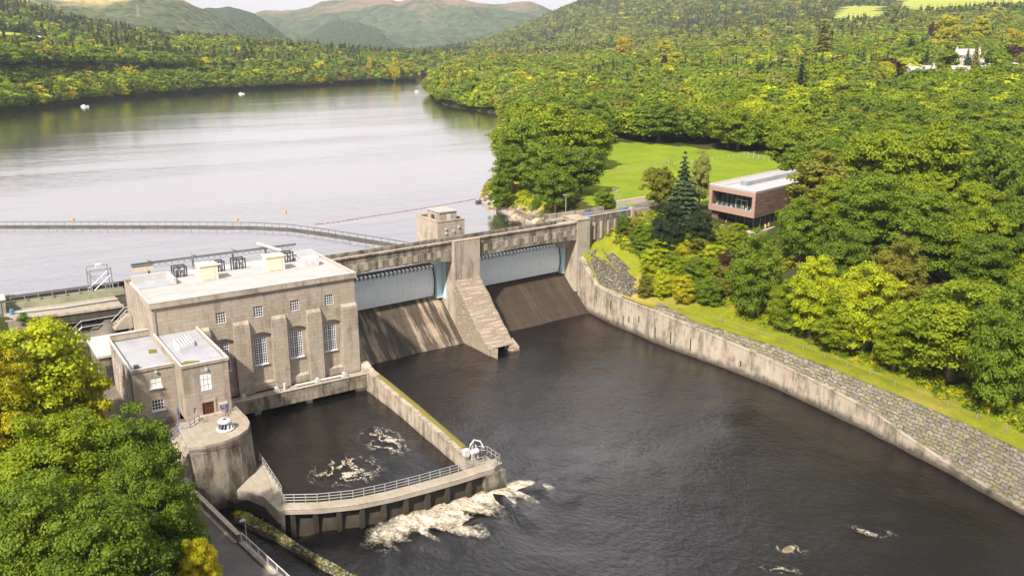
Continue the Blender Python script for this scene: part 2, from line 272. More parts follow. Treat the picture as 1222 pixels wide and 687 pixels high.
# ------------------------------------------------------------------ object helpers
def tag(o, label=None, cat=None, group=None, kind=None):
    if label: o['label'] = label
    if cat: o['category'] = cat
    if group: o['group'] = group
    if kind: o['kind'] = kind
    return o
def thing(name, label, cat, loc=(0, 0, 0), group=None, rz=0):
    o = bpy.data.objects.new(name, None); COL.objects.link(o); o.location = loc; o.rotation_euler = (0, 0, rz)
    o.empty_display_size = .5; return tag(o, label, cat, group)
class MB:
    def __init__(s): s.v = []; s.f = []
    def face(s, pts):
        i = len(s.v); s.v += [tuple(p_) for p_ in pts]; s.f.append(tuple(range(i, i + len(pts)))); return s
    def box(s, x0, x1, y0, y1, z0, z1):
        i = len(s.v); s.v += [(x, y, z) for z in (z0, z1) for y in (y0, y1) for x in (x0, x1)]
        s.f += [tuple(i + k for k in q) for q in ((0, 2, 3, 1), (4, 5, 7, 6), (0, 1, 5, 4), (2, 6, 7, 3), (0, 4, 6, 2), (1, 3, 7, 5))]; return s
    def prism(s, poly, z0, z1):     # poly counter-clockwise xy; z0,z1 number or per-vertex list
        n = len(poly); i = len(s.v); a = z0 if hasattr(z0, '__len__') else [z0] * n; b = z1 if hasattr(z1, '__len__') else [z1] * n
        s.v += [(p_[0], p_[1], a[k]) for k, p_ in enumerate(poly)] + [(p_[0], p_[1], b[k]) for k, p_ in enumerate(poly)]
        s.f.append(tuple(i + k for k in reversed(range(n)))); s.f.append(tuple(i + n + k for k in range(n)))
        for k in range(n): j = (k + 1) % n; s.f.append((i + k, i + j, i + n + j, i + n + k))
        return s
    def loft(s, rows, close=False):  # rows of equal length points
        i = len(s.v); m = len(rows[0])
        for r in rows: s.v += [tuple(p_) for p_ in r]
        for a in range(len(rows) - 1):
            for b in range(m if close else m - 1):
                c = (b + 1) % m; s.f.append((i + a * m + b, i + a * m + c, i + (a + 1) * m + c, i + (a + 1) * m + b))
        return s
    def tube(s, path, r, n=6, caps=True):
        path = [Vector(p_) for p_ in path]; rows = []
        rr = r if hasattr(r, '__len__') else [r] * len(path)
        for k, p_ in enumerate(path):
            d = (path[min(k + 1, len(path) - 1)] - path[max(k - 1, 0)]).normalized()
            a = Vector((0, 0, 1)) if abs(d.z) < .9 else Vector((1, 0, 0)); u = d.cross(a).normalized(); w = d.cross(u)
            rows.append([p_ + (u * math.cos(2 * PI * q / n) + w * math.sin(2 * PI * q / n)) * rr[k] for q in range(n)])
        i = len(s.v); s.loft(rows, True)
        if caps: s.f.append(tuple(i + q for q in range(n))); s.f.append(tuple(len(s.v) - n + q for q in reversed(range(n))))
        return s
    def wall(s, o, u, n, w, h, holes=(), rev=.25):   # vertical wall face with rectangular openings and reveals
        xs = sorted({0, w, *[v for q in holes for v in q[:2]]}); zs = sorted({0, h, *[v for q in holes for v in q[2:4]]})
        def pt(a, z, d=0): return (o[0] + u[0] * a - n[0] * d, o[1] + u[1] * a - n[1] * d, o[2] + z)
        for a, b in zip(xs, xs[1:]):
            for c, d in zip(zs, zs[1:]):
                if any(q[0] <= (a + b) / 2 <= q[1] and q[2] <= (c + d) / 2 <= q[3] for q in holes): continue
                s.face([pt(a, c), pt(b, c), pt(b, d), pt(a, d)])
        for q in holes:
            a, b, c, d = q[:4]
            for (p1, p2) in (((a, c), (a, d)), ((a, d), (b, d)), ((b, d), (b, c)), ((b, c), (a, c))):
                s.face([pt(*p1), pt(*p2), pt(*p2, rev), pt(*p1, rev)])
        return s
    def build(s, name, mat, parent=None, kind=None, smooth=False, local=False):
        off = Vector((0, 0, 0))
        if parent is not None and not local:
            q = parent
            while q is not None: off += q.location; q = q.parent
        me = bpy.data.meshes.new(name); me.from_pydata([(v[0] - off.x, v[1] - off.y, v[2] - off.z) for v in s.v], [], s.f)
        bm = bmesh.new(); bm.from_mesh(me); bmesh.ops.remove_doubles(bm, verts=bm.verts, dist=.0004); bmesh.ops.recalc_face_normals(bm, faces=bm.faces)
        if smooth:
            for f in bm.faces: f.smooth = True
        bm.to_mesh(me); bm.free(); me.materials.append(M[mat] if isinstance(mat, str) else mat)
        o = bpy.data.objects.new(name, me); COL.objects.link(o)
        if parent is not None: o.parent = parent
        if kind: o['kind'] = kind
        return o
def copy_tree(o, parent=None):
    c = o.copy(); COL.objects.link(c); c.parent = parent
    for ch in [k for k in o.children]: copy_tree(ch, c)
    return c
def single(name, mb, mat, label, cat, group=None, smooth=False):
    o = mb.build(name, mat, smooth=smooth)
    c = Vector((sum(v[0] for v in mb.v) / len(mb.v), sum(v[1] for v in mb.v) / len(mb.v), min(v[2] for v in mb.v)))
    o.data.transform(Matrix.Translation(-c)); o.location = c
    return tag(o, label, cat, group)
def lerp(a, b, t): return tuple(x + (y - x) * t for x, y in zip(a, b))
def resample(path, step):
    out = [tuple(path[0])]; 
    for a, b in zip(path, path[1:]):
        L_ = math.dist(a, b); n = max(1, round(L_ / step))
        out += [lerp(a, b, k / n) for k in range(1, n + 1)]
    return out
def railing(name, label, path, hgt, step, mat, rails=(1.0, .55), r=.035, group=None, pname='post', cat='railing'):
    t_ = thing(name, label, cat, path[0], group); pts = resample(path, step)
    for k in rails: MB().tube([(p_[0], p_[1], p_[2] + hgt * k) for p_ in pts], r, 5).build('rail', mat, t_)
    for p_ in pts: MB().box(p_[0] - r, p_[0] + r, p_[1] - r, p_[1] + r, p_[2], p_[2] + hgt).build(pname, mat, t_)
    return t_

# ------------------------------------------------------------------ terrain
lake_poly = np.array([(127, 150), (126.5, 172), (127.5, 193), (134, 217), (146, 234), (170, 262), (215, 320), (265, 400), (305, 450), (318, 485), (320, 531), (332, 588), (378, 695), (450, 810), (545, 990), (600, 1060), (640, 1150), (600, 1160), (532, 1012), (438, 976), (334, 917), (235, 878), (163, 824), (109, 775), (79, 724), (43, 679), (0, 630), (-60, 560), (-90, 400), (-60, 260), (-16, 195), (-6, 168), (3, 160), (20, 150)], float)
river_poly = np.array([(117.5, 152), (117.3, 128), (117, 110), (118, 95), (117.3, 80), (116.6, 70), (114.6, 56), (111.8, 44), (103, 15), (82, -30), (20, -60), (19, 20), (21.5, 60), (22.5, 75), (21, 90), (20, 101), (22.5, 106), (22, 118), (22, 152)], float)
def sdist(P_, poly):     # >0 outside
    x = P_[:, 0]; y = P_[:, 1]; ins = np.zeros(len(x), bool); dm = np.full(len(x), 1e9)
    n = len(poly)
    for i in range(n):
        ax, ay = poly[i]; bx, by = poly[(i + 1) % n]
        c = ((ay > y) != (by > y)); 
        with np.errstate(divide='ignore', invalid='ignore'):
            xi = (bx - ax) * (y - ay) / ((by - ay) if by != ay else 1e-9) + ax
        ins ^= c & (x < xi)
        t = np.clip(((x - ax) * (bx - ax) + (y - ay) * (by - ay)) / max(1e-9, (bx - ax) ** 2 + (by - ay) ** 2), 0, 1)
        dm = np.minimum(dm, np.hypot(x - ax - t * (bx - ax), y - ay - t * (by - ay)))
    return np.where(ins, -dm, dm)
ctl = [(117, 128, 6.2), (117, 100, 6.2), (117, 70, 6.2), (113, 50, 6.2), (106, 25, 6), (125, 110, 7.5), (126, 85, 7), (124, 60, 7), (118, 35, 7), (145, 80, 10), (140, 50, 9), (140, 105, 11.5), (170, 60, 12), (220, 40, 14),
       (120, 142, 10.5), (120, 146, 12.5), (119, 150, 15), (125, 140, 11.5), (130, 134, 11), (124, 133, 8.5), (132, 146, 17.5), (135, 152, 19.4), (145, 156, 19.6), (128, 152, 17), (148, 134, 16), (150, 126, 15.2), (160, 120, 16.5), (180, 130, 18), (160, 150, 18.5), (175, 145, 18.5), (200, 120, 18),
       (145, 165, 19.8), (160, 180, 19.6), (190, 218, 20.5), (245, 208, 21), (262, 200, 21), (230, 262, 21.5), (200, 170, 19.5), (220, 190, 20), (137, 180, 18.5), (140, 200, 18), (155, 225, 17.5), (132, 165, 18.6),
       (300, 240, 24), (330, 330, 24), (260, 330, 22), (340, 420, 22), (380, 560, 24), (430, 660, 25), (300, 180, 24), (300, 100, 22), (400, 250, 30), (480, 420, 31), (560, 700, 34), (620, 900, 36),
       (8, 150, 14.5), (6, 140, 12), (14, 140, 8.3), (16, 125, 7.9), (17, 112, 7.0), (18, 100, 5.5), (18, 85, 5.4), (17, 70, 5.3), (10, 105, 7), (8, 85, 6), (0, 120, 9), (-10, 90, 9), (-15, 140, 16), (-40, 120, 18), (-40, 200, 20), (-120, 300, 35), (-150, 500, 45), (10, 40, 6), (0, 10, 8), (-60, 30, 15)]
scr = [(0, 60, 760), (100, 72, 820), (200, 80, 900), (300, 85, 960), (400, 84, 1050), (470, 82, 1150), (30, 56, 900), (65, 54, 950), (100, 55, 980), (150, 60, 1000), (30, 30, 1150), (0, 5, 1250), (60, 22, 1250), (110, 42, 1250), (200, 52, 1250), (300, 55, 1300), (400, 62, 1400), (490, 68, 1500),
       (0, 30, 1900), (200, 62, 1700), (400, 66, 1900), (500, 69, 1700), (560, 77, 1350), (620, 79, 1150), (700, 77, 1000), (800, 79, 850), (900, 84, 700), (1000, 92, 560), (1100, 98, 470), (1200, 100, 440), (1155, 82, 560), (1222, 70, 620), (1060, 60, 800), (1155, 50, 850),
       (560, 66, 1900), (620, 62, 1750), (700, 56, 1500), (800, 47, 1500), (900, 42, 1300), (1000, 34, 1250), (1100, 24, 1250), (1222, 16, 1250), (1350, 60, 600), (1350, 10, 1300), (-130, 40, 900), (-130, 0, 1250),
       (520, 68, 2500), (560, 54, 2600), (612, 36, 2600), (654, 18, 2600), (680, 2, 2600), (760, -20, 2600), (850, -30, 2600), (950, -10, 2100), (1050, 8, 1750), (1222, 2, 1700), (1100, -25, 2600), (1300, -25, 2500), (620, 50, 2100), (720, 30, 2050), (800, 20, 2000), (1000, -28, 2600), (600, 80, 3400), (900, 0, 3400), (1250, 0, 3400), (300, 66, 2600)]
for q in scr: ctl.append(PD(*q))
ctl = np.array(ctl, float)
def _fit(c):
    d = np.hypot(c[:, None, 0] - c[None, :, 0], c[:, None, 1] - c[None, :, 1]); n = len(c)
    A = np.zeros((n + 3, n + 3)); A[:n, :n] = d - np.eye(n) * .6; A[:n, n] = 1; A[:n, n + 1:] = c[:, :2]; A[n:, :n] = A[:n, n:].T
    return np.linalg.solve(A, np.concatenate([c[:, 2], [0, 0, 0]]))
_w = _fit(ctl)
def terr(P_):
    P_ = np.asarray(P_, float).reshape(-1, 2); out = np.zeros(len(P_))
    for k in range(0, len(P_), 20000):
        q = P_[k:k + 20000]; d = np.hypot(q[:, None, 0] - ctl[None, :, 0], q[:, None, 1] - ctl[None, :, 1])
        z = d @ _w[:len(ctl)] + _w[len(ctl)] + q @ _w[len(ctl) + 1:]
        dl = sdist(q, lake_poly); dr = sdist(q, river_poly)
        zz = np.maximum(z, np.where(dl < 60, LAKE + .25 + np.clip(dl, 0, 60) * .12, -99)) if True else z
        up = q[:, 1] > 150
        z = np.where(up & (dl < 80) & (q[:, 1] > 160), zz, z)
        z = np.where(dl > 0, np.minimum(z, np.where(up, LAKE + .35 + dl * .55 + (dl > 25) * 500, 1e9)), LAKE - .3 - np.minimum(3, -dl * .6))
        z = np.where(dr < 0, -3.0, z)
        out[k:k + 20000] = z
    return out
def tz(x, y): return float(terr([(x, y)])[0])
def axis(lo, a, b, hi, st, g):
    m = list(np.arange(a, b + .01, st)); s_ = st; x = b
    while x < hi: s_ = min(s_ * g, 60); x += s_; m.append(x)
    s_ = st; x = a
    while x > lo: s_ = min(s_ * g, 60); x -= s_; m.insert(0, x)
    return np.array(m)
gx = axis(-1500, 0, 170, 3400, 1.25, 1.035); gy = axis(-200, 40, 235, 4200, 1.25, 1.03)
GX, GY = np.meshgrid(gx, gy); PP = np.stack([GX.ravel(), GY.ravel()], 1); ZZ = terr(PP)
def vnoise(x, y, s, seed=0):
    x = x / s; y = y / s; xi = np.floor(x).astype(int); yi = np.floor(y).astype(int); fx = x - xi; fy = y - yi
    def h(a, b): v = np.sin(a * 127.1 + b * 311.7 + seed * 17.3) * 43758.5453; return v - np.floor(v)
    fx = fx * fx * (3 - 2 * fx); fy = fy * fy * (3 - 2 * fy)
    return (h(xi, yi) * (1 - fx) + h(xi + 1, yi) * fx) * (1 - fy) + (h(xi, yi + 1) * (1 - fx) + h(xi + 1, yi + 1) * fx) * fy
dd = np.hypot(PP[:, 0], PP[:, 1])
ZZ = ZZ + (vnoise(PP[:, 0], PP[:, 1], 4) - .5) * np.where(ZZ > 0, .35, 0)
nx, ny = len(gx), len(gy)
def grid_mesh(name, V, nx, ny, mats, matidx=None, kind='structure', smooth=True):
    me = bpy.data.meshes.new(name); nf = (nx - 1) * (ny - 1)
    a = (np.arange(ny - 1)[:, None] * nx + np.arange(nx - 1)[None]).ravel()
    fc = np.stack([a, a + 1, a + nx + 1, a + nx], 1).astype(np.int32)
    me.vertices.add(len(V)); me.vertices.foreach_set('co', np.asarray(V, np.float32).ravel())
    me.loops.add(nf * 4); me.loops.foreach_set('vertex_index', fc.ravel())
    me.polygons.add(nf); me.polygons.foreach_set('loop_start', np.arange(0, nf * 4, 4, dtype=np.int32)); me.polygons.foreach_set('loop_total', np.full(nf, 4, np.int32))
    if matidx is not None: me.polygons.foreach_set('material_index', matidx.astype(np.int32))
    me.polygons.foreach_set('use_smooth', np.full(nf, smooth))
    me.update(calc_edges=True); me.validate()
    for m_ in mats: me.materials.append(M[m_])
    o = bpy.data.objects.new(name, me); COL.objects.link(o)
    if kind: o['kind'] = kind
    return o
# ground cover zones (what grows where)
lawn_poly = np.array([(133, 158), (137, 172), (141, 190), (158, 212)] + [P(x, y, 20.8)[:2] for x, y in ((722, 170), (760, 172), (800, 175), (850, 179), (900, 183), (948, 191), (965, 200))] + [(250, 188), (214, 172), (190, 150), (150, 150)], float)
bank_poly = np.array([(106, 44), (112, 128), (112, 150), (134, 158), (150, 148), (146, 128), (132, 120), (126, 100), (124, 80), (122, 60), (124, 40), (100, 0), (96, 0)], float)
yard_poly = np.array([(6, 153.5), (9, 128), (14, 112), (15.5, 100), (14.5, 60), (24, 60), (24, 153.5)], float)
carpark = np.array([(255, 196), (275, 222), (300, 215), (285, 185)], float)
cxy = np.stack([((GX[:-1, :-1] + GX[1:, 1:]) / 2).ravel(), ((GY[:-1, :-1] + GY[1:, 1:]) / 2).ravel()], 1)
mi = np.zeros(len(cxy), int)
mi[sdist(cxy, bank_poly) < 0] = 2; mi[sdist(cxy, lawn_poly) < 0] = 1; mi[sdist(cxy, yard_poly) < 0] = 3; mi[sdist(cxy, carpark) < 0] = 3
scree_poly = np.array([(112, 131), (112, 145), (122, 146), (124.5, 141), (122.5, 135), (119.5, 130)], float); mi[sdist(cxy, scree_poly) < 0] = 5
dl_c = sdist(cxy, lake_poly); mi[(dl_c > -4) & (dl_c < 3.2 + 1.5 * np.sin(cxy[:, 0] * .7)) & (cxy[:, 1] > 172) & (cxy[:, 1] < 420)] = 4
head = np.array([(127, 172), (127, 195), (134, 218), (147, 236), (152, 226), (141, 205), (134, 180)], float); mi[(sdist(cxy, head) < 0) & (mi != 4)] = 2
far = np.hypot(cxy[:, 0], cxy[:, 1])
fpoly = [np.array([PD(x, y, d)[:2] for x, y, d in q]) for q in (
    [(1095, 16, 1400), (1300, 12, 1400), (1300, 0, 2000), (1060, 5, 2000)], [(990, 34, 1280), (1060, 30, 1260), (1050, 14, 1750), (1000, 12, 1800)], [(-10, 52, 900), (52, 55, 910), (56, 46, 1030), (-10, 40, 1050)])]
for fp in fpoly: mi[sdist(cxy, fp) < 0] = 6
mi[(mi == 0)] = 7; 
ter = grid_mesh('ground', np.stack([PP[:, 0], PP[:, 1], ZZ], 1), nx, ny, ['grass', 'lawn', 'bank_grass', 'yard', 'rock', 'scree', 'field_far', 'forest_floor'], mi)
# water sheets
MB().face([(-400, 150, LAKE), (24.0, 150, LAKE), (57, 150, LAKE), (120, 152.8, LAKE), (1500, 152, LAKE), (1500, 1500, LAKE), (-400, 1500, LAKE)]).build('lake', 'lake_water', kind='structure')
# river surface: a fine sheet near the weir for the swell
xs = np.concatenate([np.linspace(-300, 15, 12), np.arange(18, 122, .9), np.linspace(130, 400, 12)]); ys = np.concatenate([np.linspace(-300, 20, 14), np.arange(24, 152, .9)])
XX, YY = np.meshgrid(xs, ys); x_ = XX.ravel(); y_ = YY.ravel()
jet = np.exp(-(((x_ - 52) / 16) ** 2 + ((y_ - 84) / 7) ** 2))
near_t = (x_ > 30) & (x_ < 55) & (y_ > 91)
zr = (vnoise(x_, y_, 3.1, 1) - .5) * .16 + (vnoise(x_, y_, 7.3, 2) - .5) * .2 + jet * (vnoise(x_, y_, 1.9, 3) - .45) * .9
zr = np.where(near_t, -1.2, zr)
grid_mesh('river', np.stack([x_, y_, zr], 1), len(xs), len(ys), ['river_water'])
xs = np.arange(22, 56.01, .8); ys = np.arange(89, 133, .8); XX, YY = np.meshgrid(xs, ys); x_ = XX.ravel(); y_ = YY.ravel()
tp = np.array([(30.3, 133), (30.3, 108), (29.8, 97), (33, 93.7), (38, 92.2), (44, 91.2), (50, 90.8), (55, 91), (55.6, 133)], float)
zr = .95 + (vnoise(x_, y_, 2.4, 5) - .5) * .18; zr = np.where(sdist(np.stack([x_, y_], 1), tp) < .6, zr, -1.5)
grid_mesh('tailrace_pool', np.stack([x_, y_, zr], 1), len(xs), len(ys), ['pool_water'])
# foam
def foam(name, cx, cy, rx, ry, z, mat, amp, fn, st=.3, ang=0):
    xs = np.arange(-rx, rx + .01, st); ys = np.arange(-ry, ry + .01, st); X_, Y_ = np.meshgrid(xs, ys); x_ = X_.ravel(); y_ = Y_.ravel()
    am = fn(x_ / rx, y_ / ry); ca, sa = math.cos(ang), math.sin(ang); wx = cx + x_ * ca - y_ * sa; wy = cy + x_ * sa + y_ * ca
    n1 = vnoise(wx, wy, 2.4, 8) * 1.6; n2 = vnoise(wx, wy, .9, 9)
    zz = z + np.clip(am, 0, 1) * amp * (n1 + .5 * n2) 
    o = grid_mesh(name, np.stack([wx, wy, zz], 1), len(xs), len(ys), [mat], None, 'stuff')
    a = o.data.attributes.new('amount', 'FLOAT', 'POINT'); a.data.foreach_set('value', np.clip(am, 0, 1).astype(np.float32)); return o
def fj(u, v):
    fin = vnoise(u * 14 + v * 3, v * 2.2, 1, 31); core = np.clip(1.0 - np.abs((v - .52 + .25 * (u - .2) ** 2) / (.40 + .75 * fin)), 0, 1) * np.clip(1.25 - np.abs(u - .1) ** 2.5 * 1.3, 0, 1); tail = np.clip(.55 - np.hypot((u + .05) * 1.6, v + .1) * .6, 0, 1) * (fin > .35)
    return np.clip(core * 1.0 + tail * .8, 0, 1) * (1 - np.clip((np.hypot(u, v) - .8) * 5, 0, 1))
def fj_old(u, v):   # strongest against the weir, trailing downstream to the right
    return np.clip(1.18 - np.abs(u + .02) ** 2.2 - np.clip((-v + .35 + .25 * vnoise(u * 9, v * 3, 1, 4)) * .85, 0, 2), 0, 1) * (1 - np.clip((np.hypot(u, v) - .8) * 4, 0, 1))
o = foam('weir_foam', 48.5, 81.6, 18, 10, .04, 'foam', .24, fj, .22, -.02); tag(o, 'brown and white churning foam below the weir walkway', 'foam')
ring = lambda u, v: np.clip(1.05 - np.hypot(u, v) ** 1.5 * 1.1, 0, 1)
o = foam('pool_foam', 41, 101.5, 8.5, 7.5, 1.12, 'foam_thin', .05, ring, .4); tag(o, 'white foam strands swirling left of centre in the walled tailrace pool', 'foam')
o = foam('pool_foam', 49.3, 107, 5.2, 9.5, 1.12, 'foam_thin', .05, ring, .4); tag(o, 'white foam curls in the pool beside the long mossy divider wall', 'foam')
for (px, py, rx, ry, lb) in ((1040, 636, 5.5, 2.4, 'small white ripple of foam on the dark water near the right wall'), (940, 655, 4.5, 2.4, 'pale broken wave over a rock low in the dark river'), (930, 680, 4.5, 2.0, 'white foam fleck at the bottom edge of the river')):
    q = P(px, py, 0); o = foam('river_foam', q[0], q[1], rx, ry, .17, 'foam_thin', .12, lambda u, v: np.clip(1.0 - np.hypot(u, v), 0, 1), .25, -.9); tag(o, lb, 'foam')
q = P(941, 656, 0); b = MB(); b.loft([[(q[0] + math.cos(a) * r * 1.3, q[1] + math.sin(a) * r * .6, h_) for a in np.linspace(0, 2 * PI, 9)[:-1]] for r, h_ in ((.95, -.2), (.8, .2), (.35, .42), (.02, .45))], True)
single('river_rock', b, 'rock', 'pale flat rock breaking the surface of the dark river', 'rock')
# ------------------------------------------------------------------ POWERHOUSE
X0, X1, YF = 23.4, 55.2, 129.0
pw = thing('powerhouse', 'large stone powerhouse with tall arched window bays and a flat white roof', 'building', (39, 137, 4.2))
bigw = [(32.0, 34.1), (37.95, 40.0), (43.8, 45.9), (49.6, 51.7)]; bays = [(31.3, 34.8), (37.3, 40.75), (43.2, 46.5), (49.1, 52.4)]
smw = [(32.4, 33.9), (38.2, 39.7), (44.1, 45.6), (49.9, 51.4)]
b = MB()
# front wall: upper face with small openings, then arched bays cut below
b.wall((X0, YF, 14.2), (1, 0), (0, -1), X1 - X0, 6.0, [(a - X0, c - X0, 16.25 - 14.2, 17.95 - 14.2) for a, c in smw], .3)
edges = [X0] + [e for q in bays for e in q] + [X1]
for k in range(0, len(edges), 2): b.wall((edges[k], YF, 3.9), (1, 0), (0, -1), edges[k + 1] - edges[k], 10.3)
for (a, c) in bays:
    arc = [(a + (c - a) * k / 12, 13.05 + .62 * math.sin(PI * k / 12) ** .8) for k in range(13)]
    for p_, q_ in zip(arc, arc[1:]):
        b.face([(p_[0], YF, p_[1]), (q_[0], YF, q_[1]), (q_[0], YF, 14.2), (p_[0], YF, 14.2)])
        b.face([(p_[0], YF, p_[1]), (q_[0], YF, q_[1]), (q_[0], YF + .55, q_[1]), (p_[0], YF + .55, p_[1])])
    b.face([(a, YF, 5.1), (a, YF + .55, 5.35), (a, YF + .55, 13.05), (a, YF, 13.05)]); b.face([(c, YF, 5.1), (c, YF, 13.05), (c, YF + .55, 13.05), (c, YF + .55, 5.35)])
    b.face([(a, YF, 5.1), (c, YF, 5.1), (c, YF + .55, 5.35), (a, YF + .55, 5.35)]); b.face([(a, YF, 3.9), (c, YF, 3.9), (c, YF, 5.1), (a, YF, 5.1)])
for (a, c), (wa, wc) in zip(bays, bigw):
    wx0, wx1 = max(wa, a + .05), wc
    b.wall((a, YF + .55, 5.3), (1, 0), (0, -1), c - a, 8.5, [(wx0 - a, wx1 - a, 2.95, 7.3)], .2)
# left flank and right flank, back
b.wall((X0, 149, 3.9), (0, -1), (-1, 0), 20, 16.3, [(14.2, 15.9, 6.0, 12.2)], .3)
b.box(X1 - .4, X1, YF + .02, 149, 0, 20.2); b.box(X0 + .02, X1, 148.6, 149, 3.9, 20.2)
b.build('wall', 'masonry', pw)
b = MB()
for (a, c) in ((28.9, 31.25), (34.85, 37.2), (40.8, 43.1), (46.6, 48.95), (52.5, 55.25)):   # battered buttresses between the bays
    b.prism([(a, YF - .5), (c, YF - .5), (c, YF - .01), (a, YF - .01)], [4.0] * 4, [15.5, 15.5, 16.0, 16.0])
    b.box(a + .05, c - .05, YF - .55, YF - .02, 15.1, 15.35)
b.build('buttress_course', 'masonry', pw)
for (a, c) in ((28.9, 31.25), (34.85, 37.2), (40.8, 43.1), (46.6, 48.95), (52.5, 55.25)):
    MB().box(a - .04, c + .04, YF - .6, YF - .3, 4.02, 15.2).build('buttress', 'masonry', pw)
b = MB().box(X0 - .3, X1 + .35, YF - .35, YF + .2, 20.2, 21.0).box(X0 - .3, X0 + .2, YF + .2, 143, 20.2, 21.0).box(X1 - .15, X1 + .35, YF + .2, 149.2, 20.2, 21.0)
b.build('cornice', 'concrete', pw)
b = MB().box(X0 + .2, X1 - .15, YF + .2, 142.6, 20.4, 20.82); b.box(X0 - .32, X1 + .37, YF - .38, YF + .22, 21.0, 21.07).box(X0 - .32, X0 + .22, YF + .22, 143, 21.0, 21.07).box(X1 - .17, X1 + .37, YF + .22, 149.2, 21.0, 21.07)
b.box(52.3, X1 - .17, 142.6, 149, 20.4, 20.8)
rf = b.build('roof', 'roof_white', pw)
b = MB().box(29.3, 52.4, 137.15, 137.4, 20.82, 21.02).box(29.2, 52.3, 142.8, 149.2, 19.4, 20.3)
b.build('roof_kerb', 'roof_edge', rf)
MB().box(X0 + .1, 29.2, 142.7, 143.1, 20.3, 22.0).box(28.9, 29.3, 138.4, 142.7, 20.3, 21.9).build('parapet', 'roof_edge', pw)
MB().box(X0 + .24, 28.9, 138.4, 142.7, 20.82, 20.95).build('roof_panel', 'roof_lead', rf)
def window(par, x0, x1, z0, z1, y, nx_, nz_, ax='x', major=None, sill=True, glass='glass', fr=.07, bar=.035, fm='window_frame'):
    def bx(a0, a1, y0, y1, c0, c1, mb): return mb.box(a0, a1, y0, y1, c0, c1) if ax == 'x' else mb.box(y0, y1, a0, a1, c0, c1)
    f = MB(); s_ = 1 if ax == 'x' else 1
    for (a0, a1, c0, c1) in ((x0, x0 + fr, z0, z1), (x1 - fr, x1, z0, z1), (x0 + fr, x1 - fr, z0, z0 + fr), (x0 + fr, x1 - fr, z1 - fr, z1)): bx(a0, a1, y - .03, y + .03, c0, c1, f)
    for k in range(1, nx_):
        a = x0 + (x1 - x0) * k / nx_; r = bar * (2.0 if major and k % major == 0 else 1); bx(a - r, a + r, y - .02, y + .02, z0 + fr, z1 - fr, f)
    for k in range(1, nz_):
        c = z0 + (z1 - z0) * k / nz_; r = bar * (1.8 if major and k % 4 == 0 else 1); bx(x0 + fr, x1 - fr, y - .023, y + .023, c - r, c + r, f)
    w_ = f.build('window', fm, par)
    bx(x0 + .01, x1 - .01, y + .035, y + .06, z0 + .01, z1 - .01, MB()).build('pane', glass, w_)
    if sill: bx(x0 - .12, x1 + .12, y - .35, y + .03, z0 - .14, z0 - .005, MB()).build('sill', 'window_frame' if sill == 1 else sill, w_)
    return w_
for (a, c), (ba, _) in zip(bigw, bays): window(pw, max(a, ba + .05), c, 8.25, 12.6, YF + .62, 6, 10, major=2)
for a, c in smw: window(pw, a, c, 16.25, 17.95, YF + .12, 4, 4, sill=False)
window(pw, 133.1, 134.8, 9.9, 16.1, X0 + .18, 3, 10, ax='y', sill=False)
MB().tube([(X0 + .35, YF - .1, 4.4), (X0 + .35, YF - .1, 20.1)], .08, 6).build('downpipe', 'galvanised', pw)
# roof vents, plant and rail
for x0, x1, lb in ((32.8, 35.6, 'left of the two cream roof boxes on the white powerhouse roof'), (43.6, 46.6, 'right cream vent box standing on the white powerhouse roof')):
    v = thing('roof_vent', lb, 'vent box', ((x0 + x1) / 2, 138.6, 20.8), 'cream vent boxes on the roof')
    MB().box(x0, x1, 137.5, 139.8, 20.83, 23.3).build('casing', 'cream_paint', v); MB().box(x0 - .15, x1 + .15, 137.35, 139.95, 23.3, 23.5).build('lid', 'cream_paint', v)
    MB().box(x0 + .5, x1 - .5, 137.45, 137.5, 21.1, 23.0).build('hatch', 'cream_paint', v)
b = MB().box(50.0, 52.6, 137.5, 139.3, 20.83, 22.3); single('roof_box', b, 'white_paint', 'low plain white box at the right end of the powerhouse roof', 'box')
for x in (31.0, 37.1, 40.6, 47.0, 49.0):
    g_ = thing('cooling_unit', 'black framed cooling unit with grey drums behind the cream roof boxes', 'machinery', (x, 143, 20.3), 'black framed units on the roof')
    for dx in (-1.0, 0, 1.0):
        for y in (142.9, 144.3): MB().box(x + dx - .09, x + dx + .09, y - .09, y + .09, 20.3, 22.35).build('upright', 'steel_dark', g_)
    for y in (142.9, 144.3): MB().box(x - 1.09, x + 1.09, y - .1, y + .1, 22.35, 22.55).build('top_rail', 'steel_dark', g_)
    MB().box(x - .9, x + .9, 142.85, 143.0, 20.9, 21.02).build('sill', 'steel_dark', g_)
    for dx in (-.5, .5): MB().tube([(x + dx, 143.5, 20.35), (x + dx, 143.5, 21.9)], .28, 8).build('drum', 'white_paint' if dx > 0 else 'galvanised', g_)
b = MB().box(47.8, 48.6, 143.4, 144.4, 20.3, 21.8); single('cabinet', b, 'grey_rail', 'narrow pale grey cabinet beside the black roof units', 'cabinet')
b = MB().box(49.9, 50.5, 142.9, 143.4, 20.3, 21.3); single('cabinet', b, 'blue_rail', 'small blue cabinet near the low white box on the roof', 'cabinet')
bm_ = thing('crane_rail', 'long grey crane rail on posts behind the powerhouse roof', 'crane rail', (39, 148.4, 19.5))
MB().box(24.6, 52.6, 148.3, 148.7, 22.25, 22.7).box(24.6, 52.6, 148.15, 148.85, 22.7, 22.78).build('beam', 'galvanised', bm_)
for x in (27.4, 34.6, 41.4, 47.2): MB().box(x - .15, x + .15, 149.0, 149.3, 16, 23.1).box(x - .15, x + .15, 148.0, 149.3, 22.95, 23.15).build('post', 'grey_rail', bm_)
